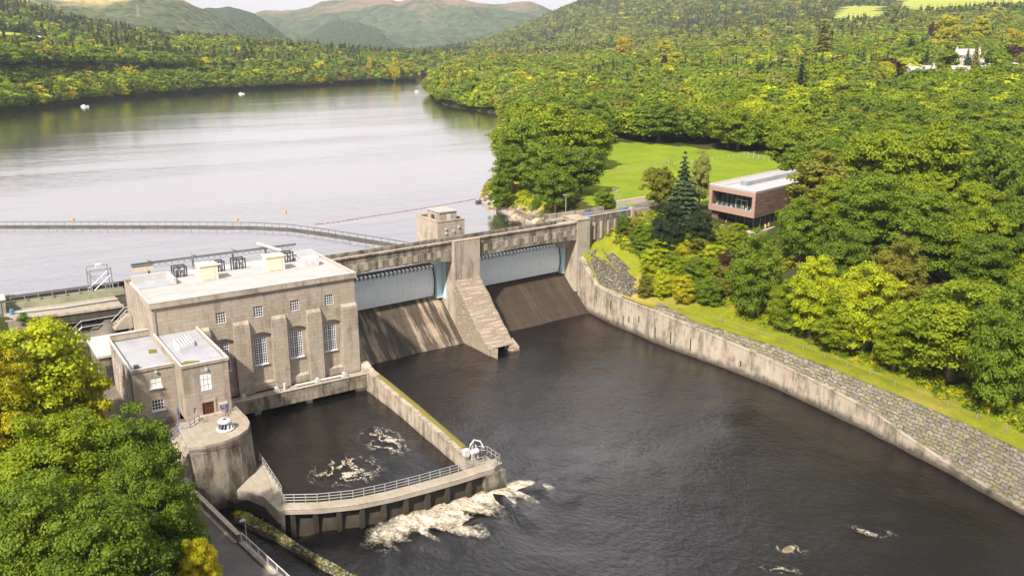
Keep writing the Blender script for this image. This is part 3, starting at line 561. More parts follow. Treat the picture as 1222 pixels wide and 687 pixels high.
for k in range(24):
    x = 28 + k; MB().tube([(x + .5 - .5 * math.cos(a), 148.25, 22.25 - .5 * math.sin(a)) for a in np.linspace(0, PI, 6)], .03, 4).build('cable', 'steel_dark', bm_)
MB().box(24.7, 28.0, 148.45, 148.55, 21.2, 22.2).build('panel', 'cream_paint', bm_)
MB().tube([(45.6, 148.5, 23.5), (48.6, 144.5, 22.6)], .25, 5).build('hoist_arm', 'cream_paint', bm_)
MB().prism([(50.2, 148.4), (51.5, 148.4), (54.9, 143.2), (54.9, 148.7), (50.2, 148.9)], 20.82, 21.25).build('upstand', 'roof_lead', pw)
# ------------------------------------------------------------------ ANNEXES
an = thing('annex', 'two storey stone entrance block with brown double door and blue sign', 'building', (26.4, 121, 8.5))
b = MB().wall((23.4, 113, 8.3), (1, 0), (0, -1), 6.0, 8.0, [(2.0, 3.65, 4.0, 6.55), (2.05, 3.7, .2, 2.35), (.95, 1.35, 1.1, 1.85)], .25)
b.wall((23.4, 129, 8.3), (0, -1), (-1, 0), 16, 8.0, [(13.6, 14.1, 1.2, 3.4)], .2).wall((29.4, 113, 4.0), (0, 1), (1, 0), 16, 12.3).face([(23.4, 113, 4), (29.4, 113, 4), (29.4, 113, 8.35), (23.4, 113, 8.35)])
b.build('wall', 'masonry', an)
MB().box(23.25, 29.55, 112.85, 113.1, 16.0, 16.32).box(23.25, 23.5, 113.1, 129, 16.0, 16.32).box(29.3, 29.55, 113.1, 129, 16.0, 16.32).build('cornice', 'concrete', an)
r_ = MB().box(23.5, 29.3, 113.1, 129, 15.7, 15.92).build('roof', 'roof_lead', an)
MB().box(23.22, 29.58, 112.82, 113.14, 16.32, 16.42).box(23.22, 23.52, 113.14, 129, 16.32, 16.42).box(29.28, 29.58, 113.14, 128.9, 16.32, 16.42).build('coping', 'roof_edge', r_)
for x in np.arange(24.3, 29.2, .85): MB().box(x - .03, x + .03, 113.15, 128.9, 15.92, 15.96).build('seam', 'roof_lead', r_)
MB().prism([(23.9, 114.0), (25.9, 113.7), (26.2, 114.9), (24.6, 115.8), (23.8, 115.2)], 15.93, 15.99).build('moss_patch', 'moss', r_)
s_ = thing('skylight', 'small white slatted skylight on the lead roof of the entrance block', 'skylight', (26, 121.8, 15.9))
MB().prism([(25.0, 120.6), (27.2, 121.3), (26.8, 123.0), (24.6, 122.3)], [15.95] * 4, [16.5, 16.5, 17.3, 17.3]).build('frame', 'window_frame', s_)
for k in range(5):
    f0 = (k + .5) / 5; p0 = lerp((25.0, 120.6, 16.53), (27.2, 121.3, 16.53), f0); p1 = lerp((24.6, 122.3, 17.33), (26.8, 123.0, 17.33), f0)
    MB().tube([p0, p1], .07, 4).build('slat', 'steel_dark', s_)
window(an, 25.42, 27.03, 12.32, 14.83, 113.1, 3, 3, sill=False, glass='blind', bar=.02)
window(an, 24.37, 24.73, 9.42, 10.13, 113.15, 2, 2, sill=False, fr=.04, bar=.03)
dr = MB().box(25.5, 27.05, 113.12, 113.2, 8.52, 10.62).build('door', 'brown_door', an)
for i in range(2):
    for j in range(3): MB().box(25.6 + i * .78, 26.2 + i * .78, 113.08, 113.12, 8.65 + j * .66, 9.2 + j * .66).build('door_panel', 'brown_door', dr)
MB().box(25.3, 25.5, 112.9, 113.15, 8.5, 10.9).box(27.05, 27.3, 112.9, 113.15, 8.5, 10.9).box(25.5, 27.05, 112.9, 113.15, 10.62, 10.9).build('door_frame', 'concrete', an)
MB().box(26.35, 26.6, 112.75, 113, 15.1, 15.5).build('lantern', 'white_paint', an)
MB().tube([(23.15, 116.9, 8.0), (23.15, 116.9, 15.6)], .07, 6).build('downpipe', 'galvanised', an)
sg = thing('sign', 'white sign with a dark blue band beside the brown door', 'sign', (28.25, 112.9, 9.4))
MB().box(27.72, 28.85, 112.9, 112.97, 9.3, 10.15).build('panel', 'white_paint', sg); MB().box(27.78, 28.79, 112.87, 112.9, 9.35, 9.82).build('band', 'sign_blue', sg)
b = MB().box(27.95, 28.6, 112.855, 112.87, 9.66, 9.71).box(28.1, 28.45, 112.855, 112.87, 9.53, 9.57).box(27.9, 28.65, 112.855, 112.87, 9.42, 9.46); b.build('lettering', 'white_paint', sg)
al = thing('annex', 'smaller left office block with two white windows and grey lead roof', 'building', (20.6, 125, 8))
b = MB().wall((17.9, 117.4, 6.5), (1, 0), (0, -1), 5.5, 8.8, [(2.05, 3.65, 5.95, 7.45), (2.05, 3.65, 2.7, 4.2)], .2)
hl = [(1.0 + 2.1 * k, 2.0 + 2.1 * k, 5.6, 7.2) for k in range(6)] + [(1.0 + 3.0 * k, 2.1 + 3.0 * k, 2.2, 4.0) for k in range(5)]
b.wall((17.9, 133, 6.5), (0, -1), (-1, 0), 15.6, 8.8, hl, .2).face([(17.9, 133, 6.5), (23.4, 133, 6.5), (23.4, 133, 15.3), (17.9, 133, 15.3)])
b.build('wall', 'masonry', al)
for q in hl: window(al, 133 - q[1], 133 - q[0], 6.5 + q[2], 6.5 + q[3], 18.0, 2, 3, ax='y', sill=False)
MB().box(17.75, 23.4, 117.25, 117.5, 15.1, 15.45).box(17.75, 18.0, 117.5, 133, 15.1, 15.45).box(18.0, 23.4, 132.7, 133.1, 15.1, 16.0).build('cornice', 'concrete', al)
r_ = MB().box(18.0, 23.38, 117.5, 132.7, 14.85, 15.0).build('roof', 'roof_lead', al)
MB().box(17.72, 23.4, 117.22, 117.53, 15.45, 15.55).box(17.72, 18.03, 117.53, 132.7, 15.45, 15.55).box(18.0, 23.4, 132.62, 133.1, 16.0, 16.1).build('coping', 'roof_edge', r_)
MB().prism([(21.6, 124.5), (22.7, 124.2), (22.9, 125.9), (21.9, 126.2)], 15.01, 15.05).build('moss_patch', 'moss', r_)
MB().box(18.6, 19.2, 118.6, 119.5, 15.0, 15.5).build('roof_outlet', 'steel_dark', r_)
window(al, 19.97, 21.53, 12.47, 13.93, 117.5, 2, 2, glass='blind', bar=.02); window(al, 19.97, 21.53, 9.22, 10.68, 117.5, 4, 3)
MB().box(20.8, 21.1, 117.1, 117.4, 14.6, 14.85).build('lantern', 'white_paint', al)
MB().tube([(17.75, 117.9, 7.0), (17.75, 117.9, 15.2)], .07, 6).build('downpipe', 'galvanised', al)
b = MB().tube([(18.6, 117.2, 8.0), (20.4, 117.1, 8.3), (23.0, 117.0, 8.9)], .06, 5)
# flat roofed shed
sh = thing('shed', 'low flat roofed concrete shed behind the left office block', 'shed', (19, 138, 8))
MB().box(16.2, 23.3, 133.6, 143.4, 6.0, 12.6).build('wall', 'concrete_grimy', sh); MB().box(16.0, 23.38, 133.35, 143.6, 12.6, 12.95).build('roof', 'roof_edge', sh)
MB().box(17.0, 19.2, 133.5, 133.6, 7.8, 11.2).build('door', 'steel_dark', sh)
# ------------------------------------------------------------------ PLATFORM, WALKWAY, WALLS ROUND THE TAILRACE
arcp = [(21.3, 103.9), (23.2, 103.25), (25.6, 103.35), (27.6, 104.0), (29.2, 105.4), (30.0, 107.1), (30.2, 109), (30.1, 113.0)]
base_arc = [(20.9, 103.1), (23.0, 102.7), (25.5, 102.9), (27.8, 103.4), (29.6, 104.9), (30.6, 106.9), (30.8, 109), (30.8, 113.0)]
bs = thing('terrace', 'curved concrete terrace in front of the brown door', 'terrace', (26, 109, 0))
b = MB(); b.loft([[(x, y, -2) for x, y in base_arc], [(x, y, 8.3) for x, y in arcp]])
b.loft([[(19.6, 101.6, -2), (20.9, 103.1, -2)], [(18.9, 101.6, 6.3), (21.3, 103.9, 8.3)]])
b.face([(30.8, 113, -2), (30.1, 113, 8.3), (30.1, 129, 8.3), (30.8, 129, -2)])
b.build('retaining_wall', 'concrete_grimy', bs)
b = MB(); inn = [(x * .985 + 25.5 * .015, y * .985 + 110 * .015) for x, y in arcp]
b.loft([[(x, y, 8.9) for x, y in arcp], [(x, y, 8.9) for x, y in inn]]); b.loft([[(x, y, 8.3) for x, y in arcp], [(x, y, 8.9) for x, y in arcp]]); b.loft([[(x, y, 8.9) for x, y in inn], [(x, y, 8.5) for x, y in inn]])
b.loft([[(x * 1.004 - .1, y - .06, 7.9) for x, y in arcp], [(x + .1, y - .12, 8.05) for x, y in arcp]])
b.box(29.45, 30.1, 113.02, 115.4, 8.3, 8.9)
b.build('parapet', 'concrete', bs)
MB().prism([(21.3, 103.9)] + arcp[1:] + [(29.4, 113), (22.0, 113)], 8.2, 8.5).build('paving', 'paving', bs)
for k in range(3): MB().box(24.9 - .35 * k, 27.9 + .25 * k, 112.1 - .35 * k + .0, 112.98, 8.5, 8.92 - .14 * k).build('door_step', 'concrete', bs)
for k in range(6): MB().prism([(22.0 - .5 * k - .5, 104.2 - .02 * k), (22.0 - .5 * k, 104.2), (22.6 - .5 * k, 110.5), (22.1 - .5 * k, 110.5)], 5.5, 8.35 - .33 * k).build('step', 'concrete' if k % 2 else 'paving', bs)
MB().box(18.3, 24.0, 110.4, 117.3, 5.2, 7.2).build('landing', 'yard', bs)
railing('handrail', 'purple blue handrail bending down to the steps by the office block', [(23.0, 116.8, 8.2), (22.0, 112.2, 7.6), (21.2, 111.0, 7.3), (23.2, 110.7, 8.4), (24.7, 111.9, 8.5)], 1.0, 1.1, 'blue_rail', (1.0, .5), .045)
railing('handrail', 'short blue handrail on the right of the entrance steps below the sign', [(28.1, 111.6, 8.5), (28.4, 112.8, 8.5)], 1.0, .6, 'blue_rail', (1.0, .5), .045)
railing('handrail', 'low blue rail along the foot of the left office block wall', [(18.8, 116.6, 7.0), (22.9, 116.4, 7.6)], 1.0, 1.3, 'blue_rail', (1.0,), .045)
# white turbine runner on display
tr = thing('turbine_runner', 'white turbine runner with dark vanes displayed on the terrace', 'exhibit', (26.9, 107.6, 8.5))
b = MB(); ring = lambda r, z: [(26.9 + r * math.cos(a), 107.6 + r * math.sin(a), z) for a in np.linspace(0, 2 * PI, 25)[:-1]]
MB().loft([ring(1.15, 8.52), ring(1.2, 8.62), ring(1.18, 8.75), ring(.95, 8.8), ring(.8, 8.78)], True).build('lower_ring', 'white_paint', tr, smooth=True)
MB().loft([ring(.25, 9.95), ring(.75, 9.9), ring(.88, 9.72), ring(.85, 9.5), ring(.6, 9.45)], True).build('crown', 'white_paint', tr, smooth=True)
MB().loft([ring(.55, 8.6), ring(.45, 9.6)], True).build('hub', 'steel_dark', tr, smooth=True)
for k in range(11):
    a = 2 * PI * k / 11; c_ = lambda r, da, z: (26.9 + r * math.cos(a + da), 107.6 + r * math.sin(a + da), z)
    MB().loft([[c_(.5, 0, 8.7), c_(1.05, .25, 8.75)], [c_(.5, .15, 9.1), c_(.95, .35, 9.1)], [c_(.5, .3, 9.5), c_(.8, .45, 9.5)]]).build('vane', 'white_paint', tr)
# walkway beam across the tailrace
wk = thing('tailrace_bridge', 'stained concrete beam walkway along the foot of the powerhouse', 'walkway', (43, 127, 3))
MB().box(30.5, 56.1, 126.3, 126.75, 1.75, 4.0).build('beam', 'concrete_grimy', wk); MB().box(30.5, 56.1, 126.75, 128.98, 3.35, 3.85).build('deck', 'paving', wk); MB().box(30.4, 56.1, 126.2, 126.8, 4.0, 4.12).build('coping', 'concrete', wk)
for x in (45.0, 53.7, 36.5): MB().box(x, x + (1.0 if x != 53.7 else 1.9), 126.9, 128.0, -1, 3.35).build('pier', 'concrete', wk)
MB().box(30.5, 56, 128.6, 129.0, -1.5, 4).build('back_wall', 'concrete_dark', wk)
for x, lb in ((35.0, 'white winch bracket on the walkway, nearest the terrace'), (40.3, 'white winch bracket on the walkway below the second arched bay'), (47.2, 'white winch bracket on the walkway in front of the third arched bay'), (51.8, 'white winch bracket on the walkway at the right end of the white pipe')):
    w_ = thing('winch', lb, 'winch', (x, 127.2, 3.85), 'white winches on the walkway')
    MB().box(x - .45, x + .45, 127.0, 127.4, 3.86, 4.25).build('base', 'white_paint', w_); MB().tube([(x, 127.0, 4.55), (x, 127.5, 4.55)], .28, 8).build('drum', 'white_paint', w_); MB().tube([(x - .3, 127.2, 4.25), (x, 127.2, 4.9), (x + .3, 127.2, 4.25)], .06, 5).build('frame', 'white_paint', w_)
b = MB().tube([(43.6, 127.6, 4.1), (52.6, 127.6, 4.1)], .16, 8).tube([(43.6, 127.9, 4.1), (52.6, 127.9, 4.1)], .12, 6); single('pipe', b, 'white_paint', 'long white pipe lying on the walkway under the arched bays', 'pipe')
b = MB().tube([(41.8, 127.7, 3.86), (41.8, 127.7, 4.9)], .22, 8); single('bollard', b, 'white_paint', 'small white round bollard at the foot of a buttress', 'bollard')
# long divider wall
dv = thing('divider_wall', 'long pale wall with yellow green moss between pool and river', 'wall', (55.5, 110, 0))
b = MB(); rows = []
for y, x, z in ((129.1, 55.45, 5.2), (126.5, 55.5, 4.3), (120, 55.4, 4.1), (110, 55.15, 3.8), (100, 54.7, 3.45), (92.0, 54.3, 3.2)):
    rows.append([(x - .1, y, -2), (x, y, z), (x + 1.5, y, z), (x + 1.6, y, -2)])
b.loft(rows); b.face(rows[-1]); b.build('wall', 'wall_pale', dv)
b = MB(); rows = []
for y, x, z in ((124, 55.45, 4.23), (120, 55.4, 4.12), (110, 55.15, 3.82), (100, 54.7, 3.47), (94.5, 54.45, 3.3)):
    rows += [[(x + .62 + .2 * vnoise(np.array([y * 1.0]), np.array([0.]), 1.3)[0], y, z + .01), (x + .85, y, z + .14), (x + 1.3, y, z + .16), (x + 1.62, y, z - .02), (x + 1.68, y, z - .5)]]
b.loft(rows); b.build('moss', 'moss', dv)
# weir walkway
wl = [(29.4, 94.1), (33, 91.9), (37, 90.3), (41, 89.6), (45.7, 89.2), (50, 89.0), (55.2, 89.0), (57.2, 89.6)]
wo = [(28.9, 92.2), (32.6, 90.0), (36.7, 88.4), (40.9, 87.6), (45.6, 87.2), (50, 87.0), (55.6, 87.0), (57.4, 87.8)]
wr = thing('weir_walkway', 'curved concrete footbridge over the foaming weir gates', 'walkway', (44, 89, 0))
b = MB(); n = len(wl)
b.loft([[(*wl[k], 3.3), (*wo[k], 3.3), (wo[k][0], wo[k][1], 2.75), (wl[k][0], wl[k][1], 2.75)] for k in range(n)], True); b.face([(*wl[-1], 3.3), (*wl[-1], 2.75), (*wo[-1], 2.75), (*wo[-1], 3.3)]); b.build('deck', 'paving', wr)
b = MB(); b.loft([[(x, y, 3.3) for x, y in wo], [(x + .02, y - .06, 3.42) for x, y in wo], [(x, y + .2, 3.42) for x, y in wo], [(x, y + .2, 3.3) for x, y in wo]]); b.build('kerb', 'concrete', wr)
MB().box(54.3, 57.4, 86.9, 92.1, -1.5, 2.75).build('end_pier', 'concrete_grimy', wr)
for k in range(11):
    f0 = (k + .4) / 11 * (n - 1); i = int(f0); q = lerp(wl[i], wl[i + 1], f0 - i); q2 = lerp(wo[i], wo[i + 1], f0 - i)
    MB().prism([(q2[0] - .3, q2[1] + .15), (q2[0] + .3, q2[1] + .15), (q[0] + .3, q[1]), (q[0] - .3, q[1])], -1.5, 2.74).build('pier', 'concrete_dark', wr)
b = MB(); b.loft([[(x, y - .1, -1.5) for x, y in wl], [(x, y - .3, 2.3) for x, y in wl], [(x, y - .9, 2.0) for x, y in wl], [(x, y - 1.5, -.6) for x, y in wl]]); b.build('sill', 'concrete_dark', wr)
railing('railing', 'grey railing on the pool side of the curved weir footbridge', [(x, y - .12, 3.3) for x, y in wl[:-1]], 1.15, 1.45, 'grey_rail', (1.0, .66, .33), .045)
railing('railing', 'grey railing round the end of the footbridge beside the white winch', [(56.0, 92.2, 3.3), (57.2, 91.2, 3.3), (57.3, 88.2, 3.3), (55.8, 87.1, 3.3)], 1.1, 1.0, 'grey_rail', (1.0, .5), .045)
wn = thing('winch', 'tall white lifting frame at the far end of the weir footbridge', 'winch', (54.8, 91.5, 3.3))
for dx, dy in ((-.5, -.5), (.5, -.5), (.5, .5), (-.5, .5)): MB().tube([(55 + dx, 91.3 + dy, 3.3), (55 + dx * .5, 91.3 + dy * .5, 5.3)], .07, 5).build('leg', 'white_paint', wn)
MB().tube([(54.6, 91.3, 5.3), (55.2, 91.3, 5.9), (56.0, 91.0, 5.6), (56.4, 90.8, 4.6)], .11, 6).build('arm', 'white_paint', wn); MB().tube([(54.5, 90.9, 4.4), (55.5, 90.9, 4.4)], .38, 10).build('drum', 'white_paint', wn); MB().box(54.2, 55.0, 92.0, 92.8, 3.3, 4.2).build('gearbox', 'white_paint', wn)
# ledge between terrace and weir
lg = thing('rock_ledge', 'weathered concrete ledge between curved terrace wall and weir footbridge', 'ledge', (29, 99, 0))
MB().prism([(26.2, 102.0), (27.0, 101.0), (28.2, 97.5), (28.4, 92.8), (29.0, 92.3), (30.2, 95.0), (30.6, 100), (31.0, 106.5), (29.5, 105.2)], -1.5, [2.4, 2.4, 2.9, 3.2, 3.2, 3.3, 3.2, 3.1, 2.6]).build('shelf', 'paving', lg)
MB().prism([(25.0, 103.2), (25.8, 101.3), (27.0, 100.9), (28.1, 97.4), (28.3, 92.9), (28.6, 92.6), (28.9, 97), (28.5, 102)], -1.5, [.9, .9, 1.3, 1.5, 1.5, 1.5, 1.5, 1.5]).build('lower_shelf', 'concrete_dark', lg)
railing('railing', 'grey railing on the ledge at the edge of the dark pool', [(30.9, 107, 3.1), (30.5, 101, 3.2), (30.1, 96.2, 3.3), (29.4, 94.3, 3.3)], 1.1, 1.4, 'grey_rail', (1.0, .5), .045)
# ------------------------------------------------------------------ ROAD, bottom left
rd = MB(); rp = [((10.8, 128), (17.6, 128), 8.02), ((14.2, 112), (18.9, 112), 7.1), ((15.2, 101), (18.7, 101.5), 5.85), ((16.0, 90), (20.3, 90), 5.6), ((17.8, 80), (21.7, 80), 5.6), ((19.3, 70), (23.6, 70), 5.6), ((20.5, 50), (25.5, 50), 5.6)]
rd.loft([[(*a, z), (*c, z)] for a, c, z in rp]); rd.build('road', 'road', kind='structure')
rd = MB(); rd.loft([[(a[0] - .12, a[1], z + .004), (a[0] - .12, a[1], z + .12), (a[0] + .14, a[1], z + .12), (a[0] + .14, a[1], z + .004)] for a, c, z in rp[2:]]); single('kerb', rd, 'concrete', 'pale kerb along the left edge of the bottom left road', 'kerb')
rd = MB(); rd.loft([[(a[0] - 3.5, a[1], z - .1), (a[0] - .12, a[1], z + .06)] for a, c, z in rp[2:]]); rd.build('verge', 'bank_grass', kind='structure')
rw = MB(); pr_ = [(18.75, 101.6, 6.6), (19.6, 97.5, 6.6), (20.55, 90, 6.55), (21.25, 84.4, 6.5)]
rw.loft([[(x - .02, y, -1), (x - .02, y, z), (x + .42, y, z), (x + .42, y, -1)] for x, y, z in pr_]); rw.face([(21.23, 84.4, 4), (21.23, 84.4, 6.5), (21.67, 84.4, 6.5), (21.67, 84.4, 4)])
rwt = thing('parapet_wall', 'low concrete parapet wall between road and dark water', 'wall', (20, 92, 5)); rw.build('wall', 'concrete_grimy', rwt)
MB().loft([[(x - .4, y, 5.55), (x - .4, y, 5.75), (x - .02, y, 5.75)] for x, y, z in pr_]).build('footing', 'concrete', rwt)
MB().loft([[(x - .06, y, z), (x - .06, y, z + .1), (x + .46, y, z + .1), (x + .46, y, z)] for x, y, z in pr_]).build('coping', 'concrete', rwt)
b = MB().loft([[(21.3 + k * .145, 84.3 - k, 5.4), (21.3 + k * .145, 84.3 - k, 5.78), (21.9 + k * .145, 84.3 - k, 5.78), (21.9 + k * .145, 84.3 - k, -1)] for k in np.arange(0, 30, 3)]); single('plinth', b, 'concrete', 'concrete plinth carrying the pale mesh fence beside the road', 'plinth')
fp_ = [(21.6 + k * .145, 84.2 - k, 5.78) for k in np.arange(0, 28, 2.0)]
mf = railing('mesh_fence', 'pale galvanised mesh fence beside the road at the bottom edge', fp_, 1.15, 2.0, 'white_paint', (1.0, .06), .05, cat='fence')
b = MB()
for k in np.arange(0, 26, .16): b.box(21.6 + k * .145 - .008, 21.6 + k * .145 + .008, 84.2 - k - .008, 84.2 - k + .008, 5.85, 6.9)
b.build('mesh_panel', 'grey_rail', mf)
lp = thing('street_lamp', 'grey street lamp with round head beside the mesh fence', 'street lamp', (22.2, 84.6, 4.6))
MB().tube([(22.2, 84.6, 3.0), (22.25, 84.6, 7.9)], [.09, .06], 8).build('pole', 'grey_rail', lp); MB().loft([[(22.0 + r * math.cos(a), 84.6 + r * .7 * math.sin(a), z) for a in np.linspace(0, 2 * PI, 13)[:-1]] for r, z in ((.02, 8.15), (.3, 8.08), (.38, 7.95), (.2, 7.88))], True).build('lamp_head', 'grey_rail', lp, smooth=True)
# strip below the road and the curved fish ladder wall
b = MB().loft([[(21.7 + k * .15, 85 - k, 4.3 - .03 * k), (23.0 + k * .15, 85 - k, 2.6)] for k in np.arange(0, 36, 3)]); b.build('verge', 'bank_grass', kind='structure')
b = MB().loft([[(23.0 + k * .15, 85 - k, -1), (23.0 + k * .15, 85 - k, 2.75), (23.5 + k * .15, 85 - k, 2.75), (23.5 + k * .15, 85 - k, -1)] for k in np.arange(-8, 36, 3)]); single('channel_wall', b, 'concrete_grimy', 'straight low wall beside the narrow channel under the road', 'wall')
cw = [P(x, y, .9) for x, y in ((284, 612), (292, 614), (304, 621), (320, 629), (334, 637), (352, 648), (372, 661), (396, 674), (420, 687), (470, 716), (520, 740))]
ct = thing('stone_wall', 'thin curved stone wall topped with pale stones in the river', 'wall', cw[3]); b = MB(); rows = []
for k, q in enumerate(cw):
    w_ = .75 if k < 4 else .42; a = cw[max(0, k - 1)]; c_ = cw[min(len(cw) - 1, k + 1)]; d = Vector((c_[0] - a[0], c_[1] - a[1], 0)).normalized(); nn = Vector((-d.y, d.x, 0)) * w_; z = .75 + .12 * math.sin(k * 2.1)
    rows.append([(q[0] - nn.x, q[1] - nn.y, -1), (q[0] - nn.x, q[1] - nn.y, z), (q[0] + nn.x, q[1] + nn.y, z + .05), (q[0] + nn.x, q[1] + nn.y, -1)])
b.loft(rows); b.face(rows[0]); b.build('wall', 'rubble', ct)
b = MB()
for a, c_ in zip(cw, cw[1:]):
    for k in range(int(math.dist(a, c_) / .42)):
        q = lerp(a, c_, k * .42 / math.dist(a, c_)); s = random.uniform(.12, .26); zz = .85 + random.uniform(0, .15)
        b.loft([[(q[0] + s * f1 * math.cos(t_ + k), q[1] + s * f1 * math.sin(t_ + k), zz + h_) for t_ in np.linspace(0, 2 * PI, 7)[:-1]] for f1, h_ in ((1.1, -.15), (1, .05), (.5, .16), (.05, .18))], True)
b.build('coping_stones', 'rubble', ct)
# ------------------------------------------------------------------ DAM
def DY(x): return .05 * (x - 56)
def dpt(x, y, z): return (x, y + DY(x), z)
def dbox(mb, x0, x1, y0, y1, z0, z1): return mb.prism([dpt(x0, y0, 0)[:2], dpt(x1, y0, 0)[:2], dpt(x1, y1, 0)[:2], dpt(x0, y1, 0)[:2]], z0, z1)
bayL = (55.3, 83.0); bayR = (89.3, 116.2)
dm = thing('dam_bridge', 'long weathered concrete bridge deck spanning both spillway gates', 'dam', (86, 147, 15))
for (a, c) in ((44, 83.3), (83.32, 89.18), (89.2, 115.75)):
    b = MB(); N_ = 24
    top = [dpt(a + (c - a) * k / N_, 143.6, 0) for k in range(N_ + 1)]
    def zb(x):
        lo, hi = (bayL if c < 90 else bayR); u = min(1, max(0, (x - lo) / (hi - lo))); return 15.7 + .95 * math.sin(PI * u) ** .7 * (1 if c < 90 else .55)
    b.loft([[(x, y, zb(x)), (x, y, 18.3), (x, y + .16, 18.35), (x, y + .16, 19.5), (x, y - .05, 19.55), (x, y - .05, 19.8), (x, y + .55, 19.8), (x, y + .55, 18.4), (x, y + .9, 18.2), (x, y + .9, zb(x))] for x, y, _ in top], True)
    b.build('girder', 'concrete_grimy', dm)
    x = a + 1.5; k = 0
    while x < c - 1: b = MB(); dbox(b, x, x + .9, 143.52, 143.75, 16.9, 18.22); b.build('girder_rib', 'concrete', dm); x += 3.0 if k % 2 else 2.3; k += 1
b = MB(); dbox(b, 44, 115.8, 144.15, 147.7, 17.9, 18.45); b.build('deck', 'road', dm)
b = MB(); dbox(b, 44, 115.8, 147.7, 148.1, 17.4, 19.75); b.build('rear_parapet', 'concrete_grimy', dm)
b = MB(); dbox(b, 55.3, 115.7, 143.57, 144.2, 19.8, 19.9); b.build('coping', 'concrete', dm)
b = MB(); dbox(b, 44, 55.3, 149.0, 151, -2, 18.4); b.build('intake_pier', 'concrete_grimy', dm)
# centre pier with stepped nose
pier = thing('spillway_pier', 'central dam pier with a pale stone nose sloping to the river', 'pier', (86, 140, 0))
b = MB(); yT = 142.8
dbox(b, 83, 89.3, yT, 143.55, -2, 19.85); b.build('shaft', 'concrete', pier)
b = MB(); dbox(b, 83.01, 89.29, 143.56, 151, -2, 17.85); b.build('body', 'concrete', pier)
b = MB(); dbox(b, 82.95, 89.35, yT - .06, 143.56, 19.86, 20.0); dbox(b, 83.0, 83.35, yT - .12, yT, 0 + 11.8, 19.6); dbox(b, 84.3, 84.6, yT - .1, yT, 11.8, 19.6); b.build('cap', 'concrete', pier)
b = MB(); prof = [(yT + DY(83) * 0, 11.9), (140.6, 9.9), (139.6, 9.3), (137.2, 6.6), (136.4, 6.2), (134.0, 3.9), (133.2, 3.6), (131.6, 2.0), (130.6, 1.5), (129.9, 1.2)]
rows = []
for i, (y, z) in enumerate(prof):
    ins = .0 if i < 6 else .08 * (i - 5)
    rows.append([dpt(83.02 + ins * .3, y, -2), dpt(83.02 + ins * .3, y, z), dpt(83.5 + ins, y, z + .12), dpt(88.8 - ins, y, z + .12), dpt(89.28 - ins * .3, y, z), dpt(89.28 - ins * .3, y, -2)])
b.loft(rows); b.build('nose', 'pier_stone', pier)
b = MB(); b.prism([dpt(83.1, 131.4, 0)[:2], dpt(83.6, 127.9, 0)[:2], dpt(84.9, 129.7, 0)[:2], dpt(85.2, 131.4, 0)[:2]], -2, [2.0, .9, 1.0, 1.7]); b.prism([dpt(87.6, 131.4, 0)[:2], dpt(87.9, 129.8, 0)[:2], dpt(89.5, 129.0, 0)[:2], dpt(89.6, 131.4, 0)[:2]], -2, [1.7, .9, .9, 1.9]); b.build('cutwater', 'pier_stone', pier)
# spillway aprons
for (a, c), mt, lb in (((55.3, 83.0), 'apron_left', 'left spillway apron, dark concrete streaked with pale stains'), ((89.3, 116.2), 'apron_right', 'right spillway apron of smooth dark brown wet concrete')):
    b = MB(); pf = [(138.2, -1.5), (139.0, -.3), (139.7, .25), (143.0, 2.95), (146.0, 5.35), (148.0, 6.95), (149.2, 7.65), (150.6, 7.8), (150.6, -2)]
    b.loft([[dpt(x, y - .35 * 0, z) for y, z in pf] for x in np.linspace(a, c, 12)]); single('spillway', b, mt, lb, 'spillway', 'spillway aprons')
# drum gates
for (a, c), lb in (((55.3, 83.0), 'pale blue steel gate left of the central pier'), ((89.3, 116.2), 'pale blue steel gate right of the central pier')):
    g_ = thing('spillway_gate', lb, 'gate', dpt((a + c) / 2, 149, 7.8), 'pale blue dam gates')
    xr = c - 1.6; pf = []
    for k in range(13):
        u = k / 12; pf.append((149.0 - .85 * math.sin(PI * min(1, u * .92 + .08)) ** .9 + .35 * u, 7.75 + 6.5 * u))
    b = MB(); b.loft([[dpt(x, y, z) for y, z in pf] + [dpt(x, 150.3, 14.25)] for x in np.linspace(a + .05, xr, 14)]); b.build('leaf', 'gate_blue', g_, smooth=False)
    b = MB(); b.loft([[dpt(x, y + .02, z + .02) for y, z in ((149.05, 14.27), (149.05, 14.45), (150.4, 14.45), (150.4, 14.27))] for x in (a + .05, xr)], True); b.build('seal', 'seal', g_)
    b = MB(); b.loft([[dpt(xr + dx, y - .06, z) for y, z in pf] for dx in (-.02, .22)]); b.build('side_seal', 'seal', g_)
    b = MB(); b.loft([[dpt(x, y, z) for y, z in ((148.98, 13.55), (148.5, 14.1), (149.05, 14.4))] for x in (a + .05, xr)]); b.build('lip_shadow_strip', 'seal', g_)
    x = a + .5
    while x < xr - .3:
        b = MB(); pl = [(148.9, 13.2), (147.95, 14.2), (148.6, 14.35), (149.1, 14.3)]
        b.loft([[dpt(x, y, z) for y, z in pl], [dpt(x + .42, y, z) for y, z in pl]], True); b.face([dpt(x, y, z) for y, z in pl]); b.face([dpt(x + .42, y, z) for y, z in pl]); b.build('spoiler', 'gate_blue', g_)
        x += .92
    b = MB(); dbox(b, xr + .22, c - .06, 147.6, 150.2, 7.4, 15.65); dbox(b, c - .06, c - .015, 146.0, 150.2, 7.4, 15.6); b.build('side_plate', 'gate_plate', g_)
